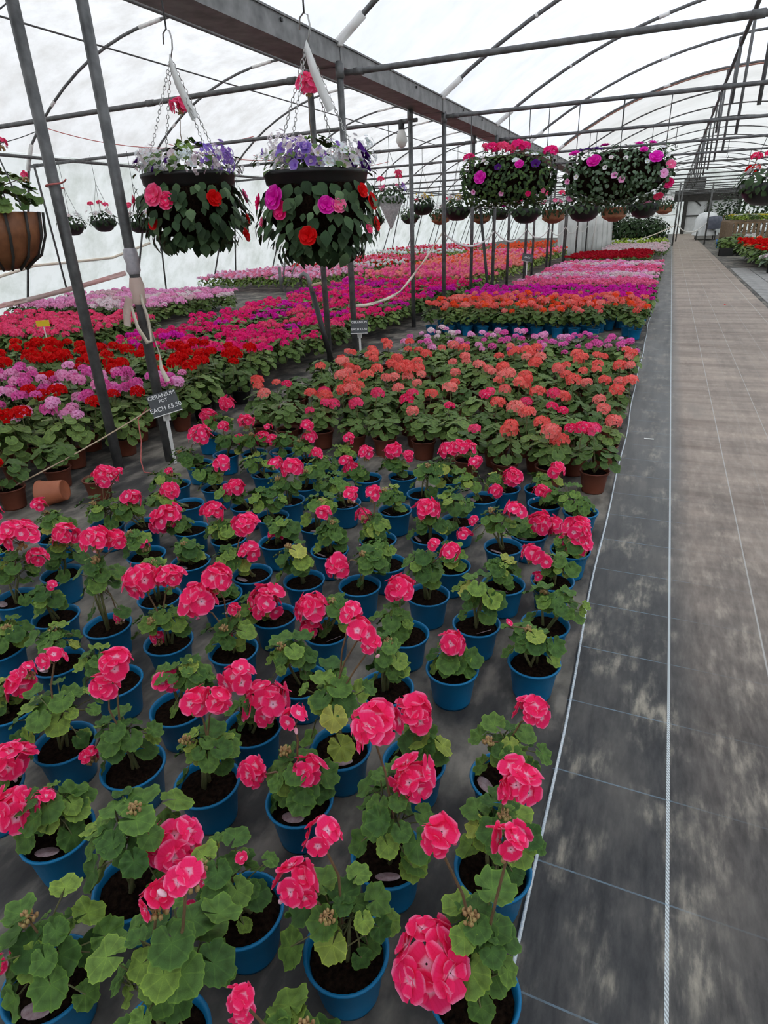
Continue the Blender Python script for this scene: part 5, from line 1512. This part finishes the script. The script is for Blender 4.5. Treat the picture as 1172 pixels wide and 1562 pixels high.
W, PK, YL, LV = 'petal_white', 'petal_palepink', 'petal_yellow', 'petal_lavender'
SB = [
 (-10.73, 9.96, 1.72, 'black', [W], 0, 1.00, 'small dark basket with white flowers hung against the white wall'),
 (-9.92, 9.96, 1.76, 'black', [W], 3, 1.00, 'small dark basket with three pink heads hung against the white wall'),
 (-9.05, 9.96, 1.71, 'black', [W], 2, 1.00, 'small dark basket half behind the violet pansy basket'),
 (-9.07, 13.24, 1.68, 'black', [W], 0, 0.90, 'black bowl basket peeping out beside the pansy basket'),
 (-4.04, 9.96, 1.87, 'cone', [PK,LV,W], 3, 1.00, 'cone shaped lace basket with pink and lavender flowers'),
 (-7.11, 16.50, 1.63, 'black', [W], 0, 0.90, 'small black bowl basket below the lace cone'),
 (-6.16, 16.50, 1.70, 'black', [W], 1, 1.10, 'small dark trailing basket right of the lace cone'),
 (-4.67, 13.24, 1.83, 'black', [YL,W], 0, 1.00, 'black basket with yellow flowers'),
 (-5.35, 16.50, 1.69, 'wicker', [W], 1, 1.15, 'wicker basket with white flowers behind a gutter post'),
 (-3.94, 13.24, 1.75, 'black', [W,W,YL], 0, 1.25, 'broad black basket with white and yellow flowers'),
 (-3.45, 13.24, 1.61, 'wicker', [W], 0, 0.85, 'rusty wicker basket below the magenta trough'),
 (-3.83, 16.50, 1.71, 'black', [W], 0, 1.10, 'black bowl basket with white flowers below the magenta trough'),
 (-2.58, 13.24, 1.66, 'black', [W,'petal_magenta'], 0, 1.30, 'wide black bowl with a magenta bloom below the troughs'),
 (-2.57, 16.50, 1.66, 'wicker', [W,PK,'petal_lilac'], 2, 1.35, 'wicker basket with lilac flowers between the troughs'),
 (-1.51, 13.24, 1.67, 'black', ['petal_lilac'], 0, 1.40, 'plain deep black bowl under the silvery trough'),
 (-1.22, 16.50, 1.65, 'wicker', [W], 0, 1.35, 'wicker basket with cream flowers under the silvery trough'),
 (-0.48, 13.24, 1.65, 'black', [W,W,'petal_palepink'], 1, 1.20, 'wide basket with white bells under the silvery trough end'),
 (-0.22, 19.80, 1.70, 'wicker', [W], 0, 1.10, 'brown basket behind the silvery trough end'),
 (1.03, 9.96, 1.76, 'black', [W,'petal_red'], 2, 1.25, 'basket with red and white flowers over the far side of the walkway')]
for i, (x, y, z, kind, fl, gh, s, lab) in enumerate(SB):
    small_basket(x, y, z, kind, fl, lab, 400 + i, s, 9, gh=gh)

# wooden slatted basket at the edge of the view
wb = empty('wooden_basket', (-3.50, 2.72, 1.60), 0, 'wooden slatted hanging basket with green geranium leaves near the posts', 'hanging basket')
m = MB(); m.lathe([(0.001, -0.30), (0.10, -0.285), (0.18, -0.22), (0.225, -0.12), (0.24, 0.0), (0.22, 0.0)], 24); m.build('liner', 'wicker', wb)
for k in range(14):
    a = 2 * pi * k / 14
    m = MB(); m.tube([(rr_ * cos(a), rr_ * sin(a), zz_) for rr_, zz_ in ((0.10, -0.295), (0.19, -0.225), (0.235, -0.12), (0.25, 0.0))], 0.008, 5)
    m.build('slat', 'dark_timber', wb)
for k in range(60):
    rr_ = random.Random(900 + k)
    d = rdir(rr_, 0.0)
    inst('leaf', rr_.choice(LEAF), wb, frame((d.x * 0.24, d.y * 0.24, 0.02 + d.z * 0.20), (d * .6 + Vector((0, 0, .8))).normalized(), (d.x, d.y, -.2), rr_.uniform(0.035, 0.06)), 'leaf_far')
for k, (hx, hy, hz, hs) in enumerate(((0.13, 0.05, 0.34, 0.07), (0.02, 0.05, 0.40, 0.05), (0.24, 0.06, 0.18, 0.045))):
    head(wb, Vector((0.02, 0, 0.05)), Vector((hx, hy, hz)), hs, 'petal_hotpink', random.Random(950 + k))
m = MB()
for k in range(3):
    a = k * 2.094
    m.tube([(0.24 * cos(a), 0.24 * sin(a), 0), (0, 0, 0.75), (0.0, 0.0, 0.76)], 0.004, 4, cap=False)
m.tube([(0, 0, 0.75), (0.1, 0.68, 1.24)], 0.004, 4, cap=False)
m.build('hanging_wire', 'wire', wb)

# two long flower troughs on the third tie bar
def trough(x0, x1, y, zt, zb, label, seed, cols, pale):
    r = random.Random(seed)
    cx = (x0 + x1) / 2; L = (x1 - x0) / 2; H = (zt - zb) / 2; zc = (zt + zb) / 2
    root = empty('flower_trough', (cx, y, zc), 0, label, 'flower trough', 'long hanging flower troughs')
    m = MB(); m.box(-L * 0.8, L * 0.8, -0.13, 0.13, -0.12, 0.06); m.build('trough', 'black_plastic', root, False)
    m = MB()
    ns = 950
    for k in range(ns):
        u = r.uniform(-1, 1); a = r.uniform(0, 2 * pi)
        ex = (1 - abs(u) ** 8) ** 0.5
        d = Vector((0.25 * u, cos(a), sin(a)))
        p = Vector((u * L, cos(a) * 0.30 * ex, sin(a) * H * (0.9 * ex + 0.1))) * 1.0
        p = Vector((p.x, p.y * r.uniform(.8, 1.08), p.z * r.uniform(.85, 1.08)))
        m.append(r.choice(OV_MB), frame(p, (d + Vector((0, -0.2, .4)) + Vector((r.uniform(-.3, .3),) * 3)).normalized(), (r.uniform(-1, 1), d.y * .4, -0.6), r.uniform(0.045, 0.075)), 0)
    m.build('foliage', 'leaf_dark', root)
    m = MB()
    for k in range(330):
        u = r.uniform(-0.95, 0.95); a = r.uniform(0.2, pi * 0.98) + pi * 0.6
        ex = (1 - abs(u) ** 8) ** 0.5
        if pale and u < -0.35 and r.random() < 0.7: continue
        p = Vector((u * L, cos(a) * 0.33 * ex - 0.01, sin(a) * H * 1.0 * ex))
        m.append(r.choice(OV_MB), frame(p, Vector((r.uniform(-.4, .4), cos(a), sin(a) + .4)).normalized(), (r.uniform(-1, 1), 0, -0.5), r.uniform(0.035, 0.065)), 0)
    m.build('foliage', 'leaf_silver' if pale else 'leaf_far', root)
    m = MB(); m.lathe([(0.001, -1)] + [(sin(pi * t), -cos(pi * t)) for t in lin(0.1, 0.9, 9)] + [(0.001, 1)], 16, M=Matrix.Diagonal((L * 0.93, 0.24, H * 0.88, 1)) @ Matrix.Rotation(pi / 2, 4, 'Y')); m.build('root_ball', 'soil', root)
    for col, u, v, s, kind in cols:
        a = math.asin(max(-1, min(1, v)))
        ex = (1 - abs(u) ** 8) ** 0.5
        p = (u * L, -cos(a) * 0.33 * ex - 0.02, v * H * (0.9 * ex + 0.12))
        n = (Vector((0.2 * u, -cos(a), sin(a) + 0.25))).normalized()
        if kind == 'h':
            inst('flower_head', r.choice(HB), root, rot_scale(p, r.uniform(0, 6), s / 0.045), col)
        else:
            inst('flower', r.choice(ROSE) if kind == 'r' else TRUMPET, root, frame(p, n, (0, 0, 1), s * 0.78), col)
    m = MB()
    for u in (-0.82, 0.0, 0.82):
        m.tube([(u * L, 0, 0), (u * L, 0, 2.84 - zc)], 0.006, 4, cap=False)
    m.build('hanging_wire', 'wire', root)
    return root
r_ = random.Random(3)
c1 = [('petal_magenta', -0.85, 1.0, 0.085, 'h'), ('petal_magenta', -0.35, 1.15, 0.10, 'h'), ('petal_hotpink', -0.12, 1.15, 0.10, 'h'), ('petal_hotpink', 0.05, 1.05, 0.08, 'h'), ('petal_magenta', 0.2, 1.2, 0.09, 'h'), ('petal_magenta', 0.35, 1.12, 0.085, 'h'), ('petal_magenta', 0.9, 1.12, 0.10, 'h'), ('petal_hotpink', -0.5, 1.25, 0.05, 'h'), ('petal_violet', -0.46, 0.05, 0.11, 'r'), ('petal_violet', 0.35, 0.42, 0.08, 'r'), ('petal_deepviolet', 0.68, 0.42, 0.09, 't'), ('petal_deepviolet', -0.1, 0.38, 0.07, 't'), ('petal_lilac', -0.62, -0.45, 0.05, 't'), ('petal_lilac', -0.02, -0.55, 0.05, 't'), ('petal_magenta', 0.55, -0.6, 0.05, 'r'), ('petal_palepink', 0.85, -0.6, 0.045, 't'), ('petal_violet', -0.05, -1.0, 0.07, 't')]
c1 += [('petal_white', r_.uniform(-.9, .9), r_.uniform(0.55, 1.0), 0.045, 't') for k in range(14)]
trough(-2.88, -1.57, 9.93, 2.34, 1.66, 'long hanging trough of dark leaves topped with bright magenta geraniums', 501, c1, False)
c2 = [('petal_violet', -0.82, 0.85, 0.09, 'r'), ('petal_violet', -0.28, 1.0, 0.09, 'r'), ('petal_violet', -0.42, 0.45, 0.115, 'r'), ('petal_violet', 0.35, 0.95, 0.075, 'r'), ('petal_violet', 0.58, 0.95, 0.075, 'r'), ('petal_violet', 0.45, 0.72, 0.07, 'r'), ('petal_violet', 0.68, 0.45, 0.11, 'r'), ('petal_palepink', 0.95, 0.3, 0.08, 'r'), ('petal_lilac', -0.02, -0.05, 0.06, 't'), ('petal_lilac', 0.12, -0.2, 0.06, 't'), ('petal_lilac', -0.9, -0.2, 0.05, 't'), ('petal_lilac', 0.85, -0.1, 0.07, 'r'), ('petal_lilac', -0.85, -0.85, 0.07, 't'), ('petal_lilac', 0.62, -1.0, 0.085, 't'), ('petal_hotpink', 0.8, -0.85, 0.08, 'r'), ('petal_magenta', 0.95, -0.6, 0.085, 'r')]
c2 += [('petal_deepviolet', -0.7 + 0.09 * k, 0.85 + 0.1 * r_.random(), 0.055, 't') for k in range(5)]
c2 += [('petal_white', r_.uniform(-.9, .9), r_.uniform(-0.2, 1.0), 0.045, 't') for k in range(12)]
trough(-1.42, -0.06, 9.93, 2.30, 1.62, 'long hanging trough with silvery trailing leaves and violet petunias', 502, c2, True)

# empty hooks hanging off the ties
for i, (x, y) in enumerate(((-0.82, 3.40), (-1.95, 9.96), (-0.75, 9.96), (-0.1, 13.24), (-1.4, 13.24), (0.9, 16.5), (1.6, 19.8))):
    m = MB(); m.tube([(0, 0, 0.02 + 2.82), (0, 0, 2.50), (0.02, 0, 2.47), (0.03, 0, 2.49), (0.03, 0, 2.52)], 0.006, 4)
    tag(m.build('hook_wire', 'wire', None, True, (x, y, 0)), 'bare wire hook hanging from a tie bar over the beds', 'hook', 'bare wire hooks')

# ------------------------------------------------------------------ far right: red bed, silver shrub, benches; hedge on the left
r = random.Random(21)
bed('red_salvia', 'tall red salvia in the block across the walkway', 'bedding plant', 'red salvias across the walkway', grid(2.3, 4.5, 20.2, 25.6, 0.36, 0.38, 0.04, r), ['petal_red', 'petal_orange', 'petal_red'], FOL_BIG, FLW, r, None, (1.35, 1.65), 'leaf_far')
bed('silver_shrub', 'pale silver leaved shrub at the corner of the red block', 'shrub', 'silver shrubs by the red block', [(2.45, 19.2), (2.8, 19.0), (3.15, 19.25), (2.8, 19.55)], ['petal_white'], FOL_BIG, FLW_LOW, r, 'black_plastic', (1.25, 1.5), 'leaf_silver', drop=0.5)
bed('crated_plant', 'leafy plant in a black crate behind the red block', 'bedding plant', 'crated green plants', grid(1.85, 3.4, 28.2, 31, 0.45, 0.5, 0.05, r), ['petal_white'], FOL_BIG, FLW, r, 'black_plastic', (1.3, 1.7), drop=0.9)
for k in range(3):
    x, y = 2.0 + 0.6 * k, 27.6
    cr = empty('plant_crate', (x, y, 0), 0, 'black plastic crate on the floor before the leafy plants', 'crate', 'black crates behind the red block')
    bpart('base', -0.25, 0.25, -0.18, 0.18, 0, 0.02, 'black_plastic', cr)
    for sx, sy, a, b in ((0, -0.17, 0.25, 0.01), (0, 0.17, 0.25, 0.01), (-0.24, 0, 0.01, 0.18), (0.24, 0, 0.01, 0.18)):
        bpart('side', sx - a, sx + a, sy - b, sy + b, 0.02, 0.26, 'black_plastic', cr)
# paving slabs under the silver shrub
pav = MB(); pav.box(1.66, 6.4, 12.5, 36, -0.002, 0.004)
pv = pav.build('floor', 'bed_ground_sheet', None, False); tag(pv, 'grey slab paving beside the walkway', kind='structure')
sl = MB(); sl.box(-0.21, 0.21, -0.29, 0.29, 0, 0.016)
plain('slab', (0.20, 0.20, 0.19), (0.34, 0.33, 0.32), 0.7, 5)
SL = sl.mesh('slab', 'slab', False)
for i in range(5):
    for j in range(14):
        inst('slab', SL, pv, Matrix.Translation((1.92 + 0.44 * i, 13.0 + 0.6 * j, 0.004)))

# timber benches with pot plants
for bi, (x, y, w, l, lab) in enumerate(((3.35, 35.2, 1.6, 3.4, 'timber slatted bench of green pot plants behind the red block'), (3.6, 40.6, 1.9, 5.0, 'longer timber bench with plants next to the white draped cover'))):
    bn = empty('plant_bench', (x, y, 0), 0, lab, 'bench')
    bpart('bench_top', -w / 2, w / 2, -l / 2, l / 2, 0.98, 1.05, 'wood', bn)
    n = 9
    for k in range(n):
        xx = -w / 2 + w * (k + 0.5) / n
        bpart('slat', xx - 0.055, xx + 0.055, -l / 2 - 0.03, -l / 2, 0.06, 1.0, 'wood', bn)
    m = 14
    for k in range(m):
        yy = -l / 2 + l * (k + 0.5) / m
        bpart('slat', -w / 2 - 0.03, -w / 2, yy - 0.07, yy + 0.07, 0.06, 1.0, 'wood', bn)
    for sx in (-1, 1):
        for sy in (-1, 1):
            bpart('leg', sx * (w / 2 - 0.08) - 0.05, sx * (w / 2 - 0.08) + 0.05, sy * (l / 2 - 0.1) - 0.05, sy * (l / 2 - 0.1) + 0.05, 0, 0.98, 'wood', bn)
    rr2 = random.Random(60 + bi)
    for px, py in grid(x - w / 2 + 0.15, x + w / 2 - 0.15, y - l / 2 + 0.2, y + l / 2 - 0.2, 0.34, 0.42, 0.03, rr2):
        rt = empty('bench_plant', (px, py, 1.05), 0, 'low green pot plant standing on a timber bench', 'pot plant', 'pot plants on the timber benches')
        inst('foliage', rr2.choice(FOL_LOW), rt, rot_scale((0, 0, 0), rr2.uniform(0, 6), rr2.uniform(0.9, 1.2)), 'leaf_lime' if rr2.random() < .45 else None)
        if rr2.random() < 0.3:
            inst('flower_heads', rr2.choice(FLW_LOW), rt, rot_scale((0, 0, 0), 1, 0.9), rr2.choice(('petal_yellow', 'petal_white')))
bk = MB(); bk.lathe([(0.001, 0), (0.16, 0), (0.2, 0.36), (0.185, 0.36), (0.15, 0.03), (0.001, 0.03)], 16)
tag(bk.build('bucket', 'blue_plastic', None, True, (2.18, 33.9, 0)), 'blue plastic bucket at the end of the timber bench', 'bucket')
# draped trolley
dr = empty('draped_trolley', (2.0, 45.6, 0), 0, 'white cloth draped over a trolley beside the far walkway', 'trolley')
m = MB(); m.lathe([(0.75, 0.25), (0.70, 0.7), (0.66, 1.1), (0.5, 1.42), (0.2, 1.52), (0.001, 1.52)], 24, wob=lambda w, z: 0.10 * sin(5 * w) + 0.05 * sin(9 * w + z * 6), M=Matrix.Diagonal((0.9, 1.7, 1, 1))); m.build('cloth', 'white_cloth', dr)
m = MB(); m.lathe([(0.34, 0.6), (0.42, 1.0), (0.36, 1.25), (0.001, 1.3)], 16, M=Matrix.Translation((0.35, -1.1, 0))); m.build('bag', 'grey_cloth', dr)
for sx in (-1, 1):
    for sy in (-1, 1):
        m = MB(); m.tube([(sx * 0.5, sy * 1.0, 0), (sx * 0.5, sy * 1.0, 0.5)], 0.04, 6); m.build('leg', 'steel', dr)
# conifers and shrubs at the back
def shrub(x, y, h, rx, label, mat, seed, group, n=220, zb=0.2):
    r = random.Random(seed)
    root = empty('leafy_shrub', (x, y, 0), 0, label, 'shrub', group)
    m = MB(); m.tube([(0, 0, 0), (0.02, 0, h * 0.5)], 0.05, 6); m.build('stem', 'wood', root)
    m = MB()
    for k in range(n):
        d = rdir(r, -1)
        q = r.uniform(0.55, 1.05)
        m.append(r.choice(OV_MB), frame((d.x * rx * q, d.y * rx * q, zb + (h - zb) / 2 + d.z * (h - zb) / 2 * q), (d + Vector((0, 0, .4))).normalized(), (r.uniform(-1, 1), r.uniform(-1, 1), r.uniform(-.5, .8)), r.uniform(0.12, 0.24)))
    m.build('foliage', mat, root)
    return root
sd = 700
for x, y, h in ((3.0, 48.0, 2.6), (4.2, 46.5, 2.9), (5.3, 45.0, 3.1), (3.8, 51.5, 2.7), (5.2, 49.5, 3.0), (2.6, 53.5, 2.3), (5.6, 38.5, 2.6), (5.5, 35.5, 2.3)):
    shrub(x, y, h, 0.85, 'tall dark evergreen shrub behind the timber benches', 'leaf_dark', sd, 'dark shrubs behind the benches', 200); sd += 1
for x, y, h in ((-2.9, 39.5, 1.5), (-2.1, 39.2, 1.55), (-1.3, 39.4, 1.5), (-0.6, 39.0, 1.35), (-2.5, 40.6, 1.6), (-1.7, 40.4, 1.6), (-0.9, 40.5, 1.5)):
    shrub(x, y, h, 0.62, 'dark green hedge shrub beside the slim walkway post', 'leaf_dark', sd, 'hedge shrubs by the walkway', 260, 0.05); sd += 1
